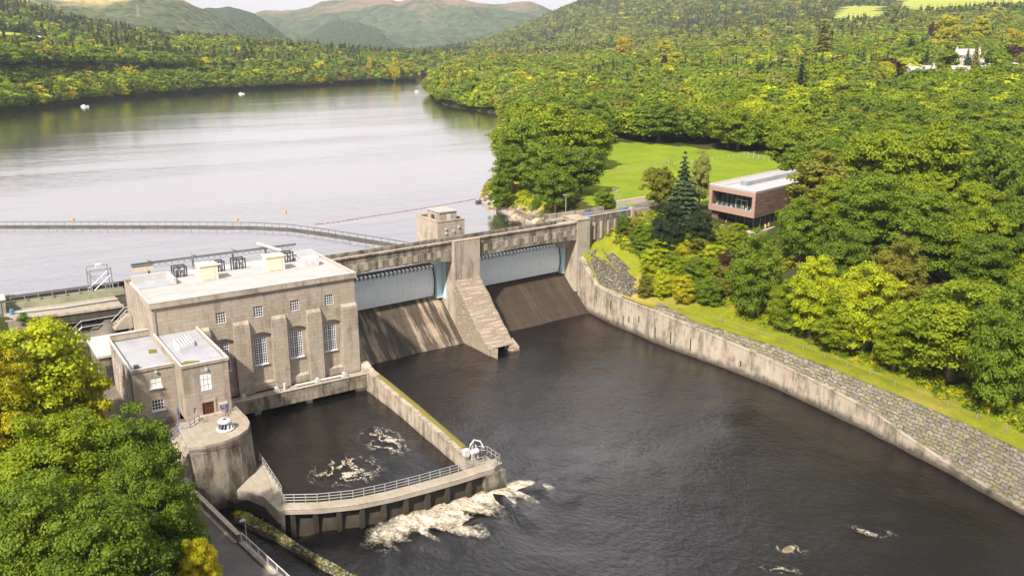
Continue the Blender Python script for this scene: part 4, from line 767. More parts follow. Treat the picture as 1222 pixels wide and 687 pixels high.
# abutment on the right
ab = thing('abutment', 'square concrete abutment tower at the right end of the dam', 'abutment', (115.5, 148, 5))
b = MB(); dbox(b, 115.7, 119.4, 143.4, 149.0, 4, 20.1); b.build('tower', 'concrete', ab); b = MB(); dbox(b, 115.6, 119.5, 143.3, 149.1, 20.1, 20.35); b.build('cap', 'wall_pale', ab)
b = MB(); dbox(b, 116.22, 117.9, 143.42, 152, -2, 19.0); b.build('side_wall', 'wall_pale', ab)
# sloping training wall from abutment down to the river wall
b = MB(); rows = []
for x, y, z in ((116.3, 147.0, 12.3), (116.28, 145.6, 11.3), (116.25, 144.2, 10.1), (116.2, 142.2, 8.4), (116.1, 140.6, 7.1), (115.9, 139.6, 6.9), (115.6, 137, 6.65), (115.2, 131, 6.5)): rows.append([(x, y, -2), (x, y, z), (x + 1.2, y, z + .05), (x + 1.2, y, -2)])
b.loft(rows); f_ = MB(); f_.loft([[(xx + .9, y, zz - .05), (xx + 2.6, y, max(zz - .1, 5.9)), (xx + 5.2, y, tz(xx + 5.2, y) + .04), (xx + 6.0, y, tz(xx + 6.0, y) - .5)] for y in np.arange(118, 148.1, 1.5) for xx, zz in [(float(np.interp(y, [118, 131, 137, 141, 144, 148], [114.6, 115.2, 115.6, 116.1, 116.3, 117.9])), float(np.interp(y, [118, 131, 137, 139.6, 140.6, 142.2, 144.2, 147], [6.5, 6.5, 6.65, 6.9, 7.4, 9.2, 11.6, 12.6])))]]); f_.build('verge', 'bank_grass', kind='structure'); single('training_wall', b, 'wall_pale', 'pale wall curving down from the abutment tower to the river', 'wall')
# river wall with the rubble slope above it
def bx(Y): return float(np.interp(Y, [-60, 0, 30, 44.7, 56, 70, 79, 92, 104, 112, 120, 128.7, 141], [60, 93, 103.5, 107.8, 110.6, 113.2, 114.3, 115.6, 115.1, 114.8, 114.6, 114.9, 115.8]))
def tzw(Y): return float(np.interp(Y, [0, 44.7, 50, 56, 63, 70, 79, 92, 104, 112, 120, 129, 138], [.9, .9, 1.0, 1.3, 2.2, 3.4, 4.2, 4.7, 5.6, 6.1, 6.5, 6.45, 6.6]))
ysw = list(np.arange(0, 134.1, 1.0)); rwl = thing('river_wall', 'long pale concrete river wall along the right bank', 'wall', (114, 90, 0))
b = MB(); b.loft([[(bx(y), y, -2), (bx(y) + .02, y, tzw(y) - .25), (bx(y) - .06, y, tzw(y) - .22), (bx(y) - .06, y, tzw(y)), (bx(y) + .7, y, tzw(y)), (bx(y) + .75, y, tzw(y) - .6)] for y in ysw]); b.build('wall', 'wall_pale', rwl)
for y, h0, h1 in ((134, 3.2, 5.0), (129.5, .8, 2.9), (127.6, 2.0, 3.4), (124.5, 2.8, 4.2), (119.5, .8, 3.2), (115.2, .9, 3.4), (110.0, 1.0, 3.6), (98, 1.5, 2.6)):
    MB().box(bx(y) - .015, bx(y) + .05, y - .14, y + .14, h0, h1).build('weep_slot', 'seal', rwl)
ys2 = list(np.arange(0, 121.1, .5)); b = MB(); rows = []
for y in ys2:
    x = bx(y); z0 = tzw(y); z1 = 6.45; x0 = x + .5; x1 = x + .9 + (z1 - z0) * .33 + .5
    if y > 112: z1 = 6.45 + (y - 112) * .12
    row = [(x0, y, z0 - .3)]
    for k in range(9):
        u = k / 8; j = (vnoise(np.array([y * 1.0]), np.array([k * 1.0]), .9, 6)[0] - .5) * .35
        row.append((x0 + .05 + (x1 - x0) * u + j * .6, y, z0 - .02 + (z1 - z0) * u + j * .5))
    row += [(x1 + .9, y, z1 + .05), (x1 + 1.0, y, z1 - 1)]; rows.append(row)
b.loft(rows); single('rubble_bank', b, 'coursed_stone', 'grey rubble stone facing above the long river wall', 'stone bank')
b = MB(); b.loft([[(bx(y) + 1.6 + max(0, 6.45 - tzw(y)) * .33, y, 6.5), (bx(y) + 3.2 + max(0, 6.45 - tzw(y)) * .33, y, 6.62), (bx(y) + 6.5, y, 6.5 + 0 * y)] for y in ys2]); b.build('verge', 'bank_grass', kind='structure')
# approach wall and road at the right end
ap = thing('approach_wall', 'low panelled concrete wall between abutment and approach road', 'wall', (125, 148, 18))
pth = [(117.9, 147.6), (122, 148.1), (128, 148.6), (133.8, 149.0)]
MB().loft([[(x, y, 14), (x, y, 20.3), (x, y + .4, 20.3), (x, y + .4, 14)] for x, y in pth]).build('wall', 'concrete_grimy', ap); MB().loft([[(x, y - .08, 20.3), (x, y - .08, 20.5), (x, y + .48, 20.5), (x, y + .48, 20.3)] for x, y in pth]).build('coping', 'concrete', ap)
for k in range(7): x = 119.2 + k * 2.2; y = float(np.interp(x, [p_[0] for p_ in pth], [p_[1] for p_ in pth])); MB().box(x, x + .5, y - .3, y, 15, 18.9).build('corbel', 'concrete', ap)
MB().box(133.4, 134.2, 148.6, 149.9, 15, 20.9).build('end_post', 'concrete', ap)
b = MB().loft([[(x, y, 14), (x, y, 20.4), (x, y + .35, 20.4), (x, y + .35, 14)] for x, y in ((112.7, 154.6), (118, 155.0), (124, 154.8), (131, 155.8))]); b.prism([(113, 148), (118, 148.5), (134, 149.2), (134, 156), (113, 154.9)], 14, 19.35)
single('abutment_block', b, 'wall_pale', 'flat pale concrete block behind the abutment tower by the headland', 'abutment')
MB().loft([[(118, 149.4, 19.42), (118, 154, 19.42)], [(134, 149.8, 19.5), (134, 155, 19.5)], [(146, 150.8, 19.75), (147, 158, 19.75)], [(158, 150, 18.9), (160, 156, 19.2)]]).build('road', 'road', kind='structure')
b = MB().loft([[(x, y, 15), (x, y, 20.3), (x, y + .5, 20.3), (x, y + .5, 15)] for x, y in ((134.2, 149.3), (139, 149.6), (144.5, 149.9))]); single('stone_wall', b, 'masonry', 'pale stone wall on the near side of the approach road', 'wall')
b = MB().loft([[(x, y, 18), (x, y, 20.9), (x, y + .4, 20.9), (x, y + .4, 18)] for x, y in ((136, 157.2), (141, 158.0), (147, 158.6))]); single('stone_wall', b, 'render_pink', 'short pinkish wall on the lawn side of the approach road', 'wall')
for (x, y, z, h_, lb) in ((121.3, 158.0, 19.4, 4.3, 'slim grey lamp behind the abutment in front of the dark trees'), (133.6, 153.5, 19.5, 4.6, 'nearer of two slim lamps at the bend of the approach road'), (136.2, 158.0, 19.6, 4.2, 'farther of two slim lamps at the bend of the approach road')):
    l_ = thing('street_lamp', lb, 'street lamp', (x, y, z), 'lamps on the dam approach'); MB().tube([(x, y, z), (x, y, z + h_)], .09, 6).build('pole', 'grey_rail', l_); MB().box(x - .75, x + .1, y - .2, y + .2, z + h_ - .05, z + h_ + .18).build('lamp_head', 'grey_rail', l_)
for (x, y, lb) in ((133.2, 151.0, 'blue covered crate on the road end of the approach wall'), (121.5, 149.6, 'low blue hatch on the path beside the abutment')):
    b = MB().box(x - .8, x + .8, y - .4, y + .4, 19.5, 20.75); single('crate', b, plain('bright_blue', (.10, .22, .50), .5), lb, 'crate')
# valve tower
tw = thing('valve_tower', 'square stone tower in the lake with a small rooftop room', 'tower', (87, 156, 12))
MB().wall((83.6, 160.6, 11), (0, -1), (-1, 0), 9.2, 11.6, [(3.3, 3.9, 1.6, 2.9), (3.3, 3.9, 3.3, 4.6), (5.9, 6.5, 1.6, 2.9), (5.9, 6.5, 3.3, 4.6)], .25).wall((83.6, 151.4, 11), (1, 0), (0, -1), 6.3, 11.6).wall((89.9, 151.4, 11), (0, 1), (1, 0), 9.2, 11.6).wall((89.9, 160.6, 11), (-1, 0), (0, 1), 6.3, 11.6).build('wall', 'masonry', tw)
MB().box(83.7, 89.8, 151.5, 160.5, 21.6, 21.75).build('roof', 'roof_lead', tw)
MB().box(83.5, 90.0, 151.3, 151.6, 22.5, 22.75).box(83.5, 83.8, 151.6, 160.7, 22.5, 22.75).box(89.7, 90.0, 151.6, 160.7, 22.5, 22.75).box(83.8, 89.7, 160.4, 160.7, 22.5, 22.75).build('coping', 'concrete', tw)
pc = MB().box(84.6, 88.6, 152.4, 157.6, 21.75, 24.2).build('rooftop_room', 'masonry', tw); MB().box(84.4, 88.8, 152.2, 157.8, 24.2, 24.4).build('room_roof', 'slate', pc)
MB().box(86.3, 87.2, 152.33, 152.4, 21.8, 23.8).build('door', 'white_paint', pc); MB().box(84.53, 84.6, 154.5, 155.9, 22.7, 23.5).build('louvre', 'steel_dark', pc)
for y0 in (156.7, 154.1):
    for z0 in (12.6, 14.3): window(tw, y0, y0 + .6, z0, z0 + 1.3, 83.75, 2, 3, ax='y', sill=False, fr=.04, bar=.02)
MB().box(84.1, 89.3, 151.33, 151.4, 16.6, 18.9).build('lower_band', 'render_white', tw)
for x, z in ((85.4, 21.0), (87.1, 20.4), (88.4, 21.1), (85.4, 20.1)): MB().box(x - .15, x + .15, 151.1, 151.4, z - .15, z + .15).build('floodlight', 'white_paint', tw)
MB().box(86.4, 87.4, 151.2, 151.4, 18.9, 19.9).build('intake_box', 'grey_rail', tw)
# intake deck left of the powerhouse
it = thing('intake_deck', 'dark stained intake wall and deck left of the powerhouse', 'dam', (12, 160, 8))
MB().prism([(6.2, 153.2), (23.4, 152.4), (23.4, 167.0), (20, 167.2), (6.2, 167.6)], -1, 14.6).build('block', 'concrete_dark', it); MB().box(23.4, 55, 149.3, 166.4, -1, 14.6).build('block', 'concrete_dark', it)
MB().loft([[(6, 153.0, 14.6), (6, 153.0, 15.0), (6, 153.5, 15.0)], [(23.4, 152.2, 14.6), (23.4, 152.2, 15.0), (23.4, 152.7, 15.0)]]).build('coping', 'wall_pale', it)
MB().prism([(6.2, 153.6), (23.3, 152.8), (23.3, 166.6), (6.2, 167.2)], 14.62, 14.72).build('deck', 'paving', it)
MB().prism([(6.2, 166.4), (52, 165.6), (52, 166.4), (6.2, 167.2)], 14.72, 15.5).build('lake_kerb', 'concrete_dark', it)
gb = thing('crane_track', 'pale green steel crane track crossing the intake deck', 'crane track', (15, 161, 15)); g1 = MB()
for y in (160.2, 161.6): g1.prism([(6.8, y + .35), (25.0, y - .25), (25.0, y - .05), (6.8, y + .55)], 14.75, 15.75)
g1.build('beam', 'green_beam', gb)
for k in range(9): x = 7.5 + k * 2.1; MB().box(x, x + .12, 161.4, 161.6, 15.75, 16.6).build('post', 'galvanised', gb)
MB().tube([(7.5, 161.5, 16.6), (24.5, 161.4, 16.6)], .05, 5).build('rail', 'galvanised', gb)
b = MB().tube([(8.0, 157.5, 14.95), (15.0, 156.4, 14.98), (23.2, 156.6, 14.98)], .22, 8); single('pipe', b, 'rust_pipe', 'grey pipe lying along the intake deck beside the green track', 'pipe')
hg = thing('gantry', 'grey braced steel gantry frame standing on the intake deck', 'gantry', (21.6, 164, 14.7))
for x in (20.0, 23.6):
    for y in (162.2, 165.6): MB().tube([(x, y, 14.7), (x + (21.8 - x) * .06, y, 19.3)], .12, 5).build('leg', 'galvanised', hg)
for y in (162.2, 165.6): MB().tube([(20.0, y, 19.3), (23.6, y, 19.3)], .12, 5).build('beam', 'galvanised', hg); MB().tube([(20.0, y, 15.2), (23.6, y, 18.2)], .05, 4).tube([(23.6, y, 15.2), (20.0, y, 18.2)], .05, 4).tube([(20.0, y, 18.2), (23.6, y, 18.2)], .06, 4).build('brace', 'galvanised', hg)
for x in (20.0, 23.6): MB().tube([(x, 162.2, 19.3), (x, 165.6, 19.3)], .1, 5).build('beam', 'galvanised', hg)
MB().box(21.4, 22.3, 163.4, 164.4, 19.2, 19.9).build('hoist', 'white_paint', hg)
st_ = thing('stairs', 'steel stairs climbing the dark intake wall behind the shed', 'stairs', (15, 150.5, 12))
MB().tube([(11.0, 151.6, 8.5), (16.4, 151.2, 12.9), (22.0, 150.8, 13.0)], .12, 5).tube([(11.0, 150.4, 8.5), (16.4, 150.0, 12.9), (22.0, 149.9, 13.0)], .12, 5).build('stringer', 'galvanised', st_)
for k in range(16): u = k / 15; MB().box(11 + 5.4 * u - .12, 11 + 5.4 * u + .12, 150.2, 151.5, 8.5 + 4.4 * u, 8.56 + 4.4 * u).build('step', 'galvanised', st_)
MB().tube([(11.0, 150.3, 9.6), (16.4, 149.9, 14.0), (22, 149.8, 14.1)], .05, 5).build('rail', 'white_paint', st_)
for k in range(7): u = k / 6; MB().tube([(11 + 5.4 * u, 150.3, 8.5 + 4.4 * u), (11 + 5.4 * u, 150.3, 9.6 + 4.4 * u)], .04, 4).build('post', 'white_paint', st_)
fs = thing('stairs', 'short concrete stairs with white rails against the powerhouse flank', 'stairs', (21.5, 147, 12.9)); 
for k in range(7): MB().box(20.5 + .32 * k, 23.3, 145.2, 147.0, 12.9 + .3 * k, 13.2 + .3 * k).build('step', 'concrete', fs)
for y in (145.2, 147.0): MB().tube([(20.4, y, 14.0), (22.6, y, 16.0), (23.3, y, 16.0)], .05, 5).build('rail', 'white_paint', fs)
gh = thing('gate_house', 'small greenish hut with grey door at the left end of the intake deck', 'hut', (6.3, 160, 14.7))
MB().box(3.6, 6.6, 158.6, 162.0, 14.0, 17.0).build('wall', 'green_beam', gh); MB().box(3.4, 6.8, 158.4, 162.2, 17.0, 17.2).build('roof', 'roof_edge', gh); MB().box(5.0, 6.0, 158.5, 158.6, 14.7, 16.7).build('door', 'grey_rail', gh)
for x, y, lb in ((7.3, 157.6, 'blue barrel on the intake deck beside the hut'),): b = MB().tube([(x, y, 14.7), (x, y, 15.6)], .32, 10); single('barrel', b, 'bright_blue', lb, 'barrel')
# ------------------------------------------------------------------ ON THE LAKE
path = [(-40, 262), (-12, 253.5), (11.8, 245.1), (22, 238.3), (32.5, 231.2), (48, 220.6), (63.2, 209.4), (70.2, 202.0), (75.2, 192.5), (78.7, 183.9), (82.5, 175), (85.6, 166.8), (86.6, 160.6)]
path = resample([(x, y, LAKE) for x, y in path], 2.2)
bo = thing('floating_walkway', 'dark floating walkway with thin railings curving across the lake', 'walkway', path[10])
b = MB()
rows = []
for k, q in enumerate(path):
    a = Vector(path[max(0, k - 1)]); c_ = Vector(path[min(len(path) - 1, k + 1)]); d = (c_ - a).normalized(); nn = Vector((-d.y, d.x, 0)) * .55
    rows.append([(q[0] + s * nn.x, q[1] + s * nn.y, LAKE + h_) for s, h_ in ((-1, -.3), (-1, .35), (1, .35), (1, -.3))])
b.loft(rows); b.build('pontoon', 'boom_grey', bo)
MB().tube([(q[0] - .3, q[1] + .42, LAKE + 1.35) for q in path], .075, 4).build('rail', 'steel_dark', bo)
for q in path[::1]: MB().box(q[0] - .33, q[0] - .27, q[1] + .38, q[1] + .47, LAKE + .3, LAKE + 1.35).build('post', 'steel_dark', bo)
def sphere(x, y, z, r, n=8):
    return [[(x + r * math.sin(PI * i / n) * math.cos(a), y + r * math.sin(PI * i / n) * math.sin(a), z - r * math.cos(PI * i / n)) for a in np.linspace(0, 2 * PI, n + 2)[:-1]] for i in range(n + 1)]
for x, y, lb in ((28.3, 245.7, 'orange buoy above the left stretch of the floating walkway'), (63.5, 222.0, 'orange buoy above the middle of the floating walkway'), (77.6, 225.5, 'orange buoy near the start of the string of floats')):
    b = MB().loft(sphere(x, y, LAKE + .1, .42), True); single('buoy', b, 'float_orange', lb, 'buoy', 'orange buoys', True)
fl = thing('float_line', 'string of small orange floats curving across the lake to the headland', 'float line', (100, 208, LAKE))
fpts = [P(x, y, LAKE) for x, y in ((375, 268), (395, 266), (450, 257), (500, 249.5), (540, 242.5), (568, 237.5))]; fpts = resample(fpts, 1.5); acc = 0
MB().tube([(x, y, LAKE + .03) for x, y, z in fpts[::4]], .06, 4).build('rope', 'boom_grey', fl)
for q in fpts[::1][:96]:
    if random.random() < .93: MB().box(q[0] - .28, q[0] + .18, q[1] - .13, q[1] + .13, LAKE - .1, LAKE + .16).build('float', 'float_red', fl)
bb = thing('floating_boom', 'pale straight floating boom beside the headland rocks', 'boom', (128, 195, LAKE))
MB().tube([(129.8, 208.5, LAKE + .2), (125.5, 186, LAKE + .2), (121.3, 160, LAKE + .25)], .38, 8).build('boom_pipe', 'grey_rail', bb); MB().box(128.0, 131.2, 208.2, 209.4, LAKE - .1, LAKE + .55).build('end_float', 'boom_grey', bb)
def boat(x, y, rz, lb):
    t_ = thing('boat', lb, 'boat', (x, y, LAKE), 'small white boats moored on the loch', rz)
    rows = []
    for u, w_, h_ in ((-2.6, .9, .75), (-1.5, 1.1, .7), (0, 1.15, .72), (1.5, .8, .85), (2.9, .05, 1.05)): rows.append([(u, -w_, h_), (u, -w_ * .6, -.15), (u, w_ * .6, -.15), (u, w_, h_)])
    MB().loft(rows).face(rows[0]).loft([[r[0], r[3]] for r in rows]).build('hull', 'white_paint', t_, local=True); MB().box(-1.6, .4, -.6, .6, .6, 1.5).build('cabin', 'white_paint', t_, local=True)
for px, py, rz, lb in ((101, 127.5, .3, 'white boat moored close under the trees of the left shore'), (288, 112.5, .2, 'white boat moored off the far left shore, middle of the three'), (498, 109.5, .4, 'white boat far away near the mouth of the narrows')):
    q = P(px, py, LAKE); boat(q[0], q[1], rz - .6, lb)
# ------------------------------------------------------------------ VISITOR BUILDING
cf = thing('visitor_building', 'brown timber clad visitor building with a framed cafe balcony', 'building', (162, 137, 16))
A = Vector((152.0, 128.5, 0)); ux = Vector((20, 4.3, 0)).normalized(); uy = Vector((.2, 14, 0)).normalized(); LX, LY = 34.0, 14.1
def cp_(a, c, z=0): v = A + ux * a + uy * c; return (v.x, v.y, z)
def cbox(mb, a0, a1, c0, c1, z0, z1): return mb.prism([cp_(a0, c0)[:2], cp_(a1, c0)[:2], cp_(a1, c1)[:2], cp_(a0, c1)[:2]], z0, z1)
Z0, Z1 = 19.6, 25.2
b = MB(); cbox(b, 0, 2.6, 0, .9, Z0, Z1); cbox(b, 0, 2.6, LY - .9, LY, Z0, Z1); cbox(b, 0, 2.6, .9, LY - .9, Z0, Z0 + 1.15) if False else None
cbox(b, 0, .35, .9, LY - .9, Z0, Z0 + 1.25); cbox(b, 0, 2.6, .9, LY - .9, Z1 - .95, Z1); b.build('balcony_frame', 'timber_pink', cf)
b = MB(); cbox(b, .4, 2.6, .02, .06, Z0 + .02, Z1 - .02); cbox(b, 2.6, LX, -.02, .3, Z0, Z1); cbox(b, 2.6, LX, LY - .3, LY, Z0, Z1); cbox(b, LX - .3, LX, .3, LY - .3, Z0, Z1); cbox(b, .02, 2.6, -.03, .015, Z0 + .01, Z1 - .01); b.build('side_wall', 'slats', cf)
b = MB(); cbox(b, 0.35, LX, .3, LY - .3, Z0, Z0 + .5); b.build('floor_slab', 'concrete', cf)
b = MB(); cbox(b, .3, 2.6, .9, .96, Z0 + .5, Z1 - .95); cbox(b, .3, 2.6, LY - .96, LY - .9, Z0 + .5, Z1 - .95); b.build('balcony_cheek', 'slats', cf)
b = MB(); cbox(b, 2.55, 2.75, .3, LY - .3, Z0 + .5, Z1 - .5); gl = b.build('glazing', 'cafe_glass', cf)
for k in range(9): b = MB(); c_ = 1.2 + k * 1.46; cbox(b, 2.45, 2.6, c_ - .05, c_ + .05, Z0 + .5, Z1 - .95); b.build('mullion', 'grey_rail', gl)
b = MB(); 
for c0, c1 in ((3.6, 3.75), (5.4, 5.55), (7.2, 7.35)): cbox(b, 2.38, 2.46, c0, c1, Z0 + .5, Z0 + 3.1)
cbox(b, 2.38, 2.46, 3.6, 7.35, Z0 + 3.0, Z0 + 3.15); b.build('door_frame', 'white_paint', cf)
b = MB(); cbox(b, .36, .42, .95, LY - .95, Z0 + 1.25, Z0 + 1.5); b.build('handrail', 'galvanised', cf)
b = MB(); cbox(b, 0, LX, 0, LY, Z1, Z1 + .3); rf = b.build('roof', 'cafe_roof', cf)
b = MB(); cbox(b, -.04, LX, -.05, .25, Z1 + .3, Z1 + .5); cbox(b, -.04, .3, .25, LY - .25, Z1 + .3, Z1 + .5); cbox(b, -.04, LX, LY - .25, LY + .05, Z1 + .3, Z1 + .5); b.build('roof_edge', 'roof_edge', rf)
b = MB(); cbox(b, 6, LX - 1, 6.2, 8.2, Z1 + .3, Z1 + 1.3); b.build('rooflight', 'roof_lead', rf)
b = MB(); cbox(b, 2, LX - 1, 10.2, 13.4, Z1 + .31, Z1 + .42); b.build('dark_membrane', 'slate', rf)
b = MB(); cbox(b, 5.5, 6.0, 6.2, 8.2, Z1 + .3, Z1 + 1.3); b.build('rooflight_end', 'galvanised', rf)
b = MB(); cbox(b, 3.4, LX - 2, .8, LY - .6, 15.5, Z0 - .01); b.build('lower_glazing', 'cafe_glass', cf)
for k in range(12): b = MB(); cbox(b, 4 + k * 2.3, 4.25 + k * 2.3, .62, .85, 15.5, Z0 - .01); b.build('column', 'galvanised', cf)
for k in range(5): b = MB(); cbox(b, 3.2, 3.45, 2 + k * 2.6, 2.25 + k * 2.6, 15.5, Z0 - .01); b.build('column', 'galvanised', cf)
b = MB(); cbox(b, 1.0, 4.0, LY - 2.5, LY - .5, 15.5, Z0 - .01); b.build('lower_wall', 'slats', cf)
b = MB(); cbox(b, -1.2, 16, -1.6, LY, 14.2, 16.2); cbox(b, -1.3, 16, -1.7, -1.3, 16.2, 16.9); cbox(b, -1.3, -.9, -1.3, LY - 3, 16.2, 16.9)
single('terrace_wall', b, 'render_pink', 'pinkish stone terrace wall below the visitor building', 'wall')
# people on the balcony and terrace: one skinned body per pose
def person_mesh(sit):
    j = ({'pel': (0, 0, .52), 'sp': (0, -.02, .80), 'ch': (0, 0, 1.02), 'nk': (0, .01, 1.16), 'hd': (0, .03, 1.24), 'ht': (0, .03, 1.40)} if sit else {'pel': (0, 0, .95), 'sp': (0, 0, 1.15), 'ch': (0, 0, 1.36), 'nk': (0, 0, 1.5), 'hd': (0, .01, 1.58), 'ht': (0, .01, 1.74)})
    V = [j['pel'], j['sp'], j['ch'], j['nk'], j['hd'], j['ht']]; R = [.15, .13, .17, .06, .10, .085]; E = [(0, 1), (1, 2), (2, 3), (3, 4), (4, 5)]
    for s in (-1, 1):
        n = len(V); z = j['ch'][2]
        V += [(s * .19, 0, z), (s * .24, .06 if sit else 0, z - .27), (s * .16, .30 if sit else .04, z - (.30 if sit else .52))]; R += [.06, .048, .036]; E += [(2, n), (n, n + 1), (n + 1, n + 2)]
        n = len(V)
        V += ([(s * .10, .04, .50), (s * .12, .44, .50), (s * .12, .46, .08), (s * .12, .60, .05)] if sit else [(s * .09, 0, .86), (s * .10, .02, .48), (s * .10, -.01, .08), (s * .10, .13, .05)]); R += [.095, .065, .045, .04]; E += [(0, n), (n, n + 1), (n + 1, n + 2), (n + 2, n + 3)]
    me = bpy.data.meshes.new('person_base'); me.from_pydata(V, E, []); o = bpy.data.objects.new('tmp', me); COL.objects.link(o)
    sk = o.modifiers.new('s', 'SKIN'); sv = me.skin_vertices[0].data
    for i, r in enumerate(R): sv[i].radius = (r, r * .8)
    sv[0].use_root = True; o.modifiers.new('d', 'SUBSURF').levels = 1
    dg = bpy.context.evaluated_depsgraph_get(); m2 = bpy.data.meshes.new_from_object(o.evaluated_get(dg)); bpy.data.objects.remove(o)
    m2.materials.clear(); m2.materials.append(M['cloth']); m2.materials.append(M['skin']); hz = j['nk'][2] - .01
    for p_ in m2.polygons: p_.use_smooth = True; p_.material_index = 1 if p_.center.z > hz else 0
    return m2, j['hd']
PM = [person_mesh(True), person_mesh(False)]
def hairmesh():
    b = MB().loft([[(.105 * math.sin(t_) * math.cos(a), -.012 + .115 * math.sin(t_) * math.sin(a), .02 + .12 * math.cos(t_)) for a in np.linspace(0, 2 * PI, 11)[:-1]] for t_ in np.linspace(.05, 1.55, 5)], True); return b
def person(loc, rz, colr, sit, lb):
    me, hp = PM[0 if sit else 1]; o = bpy.data.objects.new('person', me); COL.objects.link(o); o.location = loc; o.rotation_euler = (0, 0, rz); o.color = (*colr, 1); tag(o, lb, 'person')
    h = hairmesh().build('hair', 'hair', None); h.parent = o; h.location = (hp[0], hp[1], hp[2] + .05)
def table(loc, lb, grp):
    t_ = thing('cafe_table', lb, 'table', loc, grp); x, y, z = loc
    MB().tube([(x, y, z + .70), (x, y, z + .74)], .42, 12).build('table_top', 'table_white', t_); MB().tube([(x, y, z + .03), (x, y, z + .70)], .04, 6).build('leg', 'galvanised', t_); MB().tube([(x, y, z), (x, y, z + .03)], .22, 8).build('base', 'galvanised', t_)
def chair(loc, rz):
    t_ = thing('chair', 'pale cafe chair under someone seated on the framed balcony', 'chair', loc, 'cafe chairs on the balcony', rz)
    MB().box(-.21, .21, -.2, .22, .42, .46).build('seat', 'table_white', t_, local=True); MB().box(-.21, .21, -.24, -.2, .46, .85).build('backrest', 'table_white', t_, local=True)
    for sx in (-.18, .18):
        for sy in (-.18, .18): MB().box(sx - .015, sx + .015, sy - .015, sy + .015, 0, .42).build('leg', 'galvanised', t_, local=True)
cols = [((.62, .60, .58), 'person in a pale top seated at the left end of the cafe balcony'), ((.20, .22, .28), 'person in a dark blue top seated near the left end of the balcony'), ((.62, .22, .28), 'person in a pink top seated left of the glass door'), ((.72, .70, .68), 'person in white seated at the table in the middle of the balcony'), ((.55, .16, .18), 'person in a red top seated in front of the balcony door'), ((.30, .28, .25), 'person in a grey top seated right of the balcony door'), ((.70, .66, .55), 'person in a cream jacket seated at the right end of the balcony'), ((.75, .74, .72), 'person in a white shirt seated farthest right on the balcony')]
zf = Z0 + .5
for k, (c_, lb) in enumerate(cols):
    cc = LY - 1.7 - k * 1.5; q = cp_(1.35, cc, zf); face_ = PI / 2 if k % 2 else -PI / 2; person((q[0], q[1], zf), face_ + PI / 2 + .15, c_, True, lb); chair((q[0], q[1], zf), face_ + PI / 2 + .15)
for k in range(4): q = cp_(1.0, LY - 2.4 - k * 3.0, zf); table((q[0], q[1], zf), 'white round cafe table between people on the framed balcony', 'cafe tables on the balcony')
q = cp_(1.9, 4.6, zf); person(q, 1.2, (.42, .40, .10), False, 'standing person in a yellowish top before the balcony door')
q = cp_(.5, 8.5, 16.2); person(q, .5, (.65, .30, .10), False, 'person in orange standing on the terrace under the balcony'); q = cp_(6.5, -.4, 16.2); person(q, 2.5, (.62, .22, .12), False, 'person in a red coat on the terrace below the brown side wall')
q = cp_(4.5, -.7, 16.2); person(q, 1.5, (.6, .5, .12), False, 'person in yellow on the terrace by the corner column')
# cars
def car(x, y, z, rz, m_, lb, grp=None):
    t_ = thing('parked_car', lb, 'car', (x, y, z), grp, rz)
    sec = [(-2.1, .45, .75, .74), (-1.95, .35, .95, .82), (-1.0, .28, 1.0, .88), (.9, .28, .98, .88), (1.8, .32, .82, .84), (2.12, .42, .66, .7)]
    MB().loft([[(u, -w_, lo + .08), (u, -w_, hi - .12), (u, -w_ * .88, hi), (u, w_ * .88, hi), (u, w_, hi - .12), (u, w_, lo + .08), (u, w_ * .8, lo), (u, -w_ * .8, lo)] for u, lo, hi, w_ in sec], True).face([(-2.1, -.7, .5), (-2.1, .7, .5), (-2.1, .65, .75), (-2.1, -.65, .75)]).face([(2.12, -.65, .45), (2.12, .65, .45), (2.12, .62, .66), (2.12, -.62, .66)]).build('body', m_, t_, local=True)
    MB().loft([[(a, -w_, z_), (b_, -w_, z_), (b_, w_, z_), (a, w_, z_)] for a, b_, w_, z_ in ((-1.75, 1.2, .8, .96), (-1.35, .45, .64, 1.38))], True).build('windows', 'glass', t_, local=True)
    MB().box(-1.34, .44, -.63, .63, 1.385, 1.43).build('roof', m_, t_, local=True)
    for u in (-1.3, 1.3):
        for s in (-1, 1):
            w_ = MB().tube([(u, s * .72, .33), (u, s * .9, .33)], .33, 12).build('wheel', 'tyre', t_, local=True); MB().tube([(u, s * .9, .33), (u, s * .915, .33)], .19, 8).build('rim', 'galvanised', w_, local=True)
    for s in (-1, 1): MB().box(2.08, 2.15, s * .55 - .14, s * .55 + .14, .55, .68).build('headlight', 'white_paint', t_, local=True)
for px, py, rz, m_, lb in ((940, 189.5, .4, 'car_dark', 'dark parked car at the end of the lawn fence'), (931, 190.5, .6, 'car_silver', 'silver car parked just left of the dark car by the lawn'), (951, 189.5, 1.0, 'car_white', 'white car parked just right of the dark car by the lawn'), (982, 192, .9, 'car_white', 'white car half hidden by leaves above the visitor building'), (993, 191, .9, 'car_silver', 'silver car half hidden by leaves behind the large oak')):
    q = P(px, py, 21.2); car(q[0], q[1], tz(q[0], q[1]), rz, m_, lb)
car(13.6, 133.5, 8.1, 1.6, 'car_dark', 'dark van with bright green markings in the yard behind the trees'); b = MB().box(13.1, 14.1, 131.6, 131.7, 8.7, 9.2); 
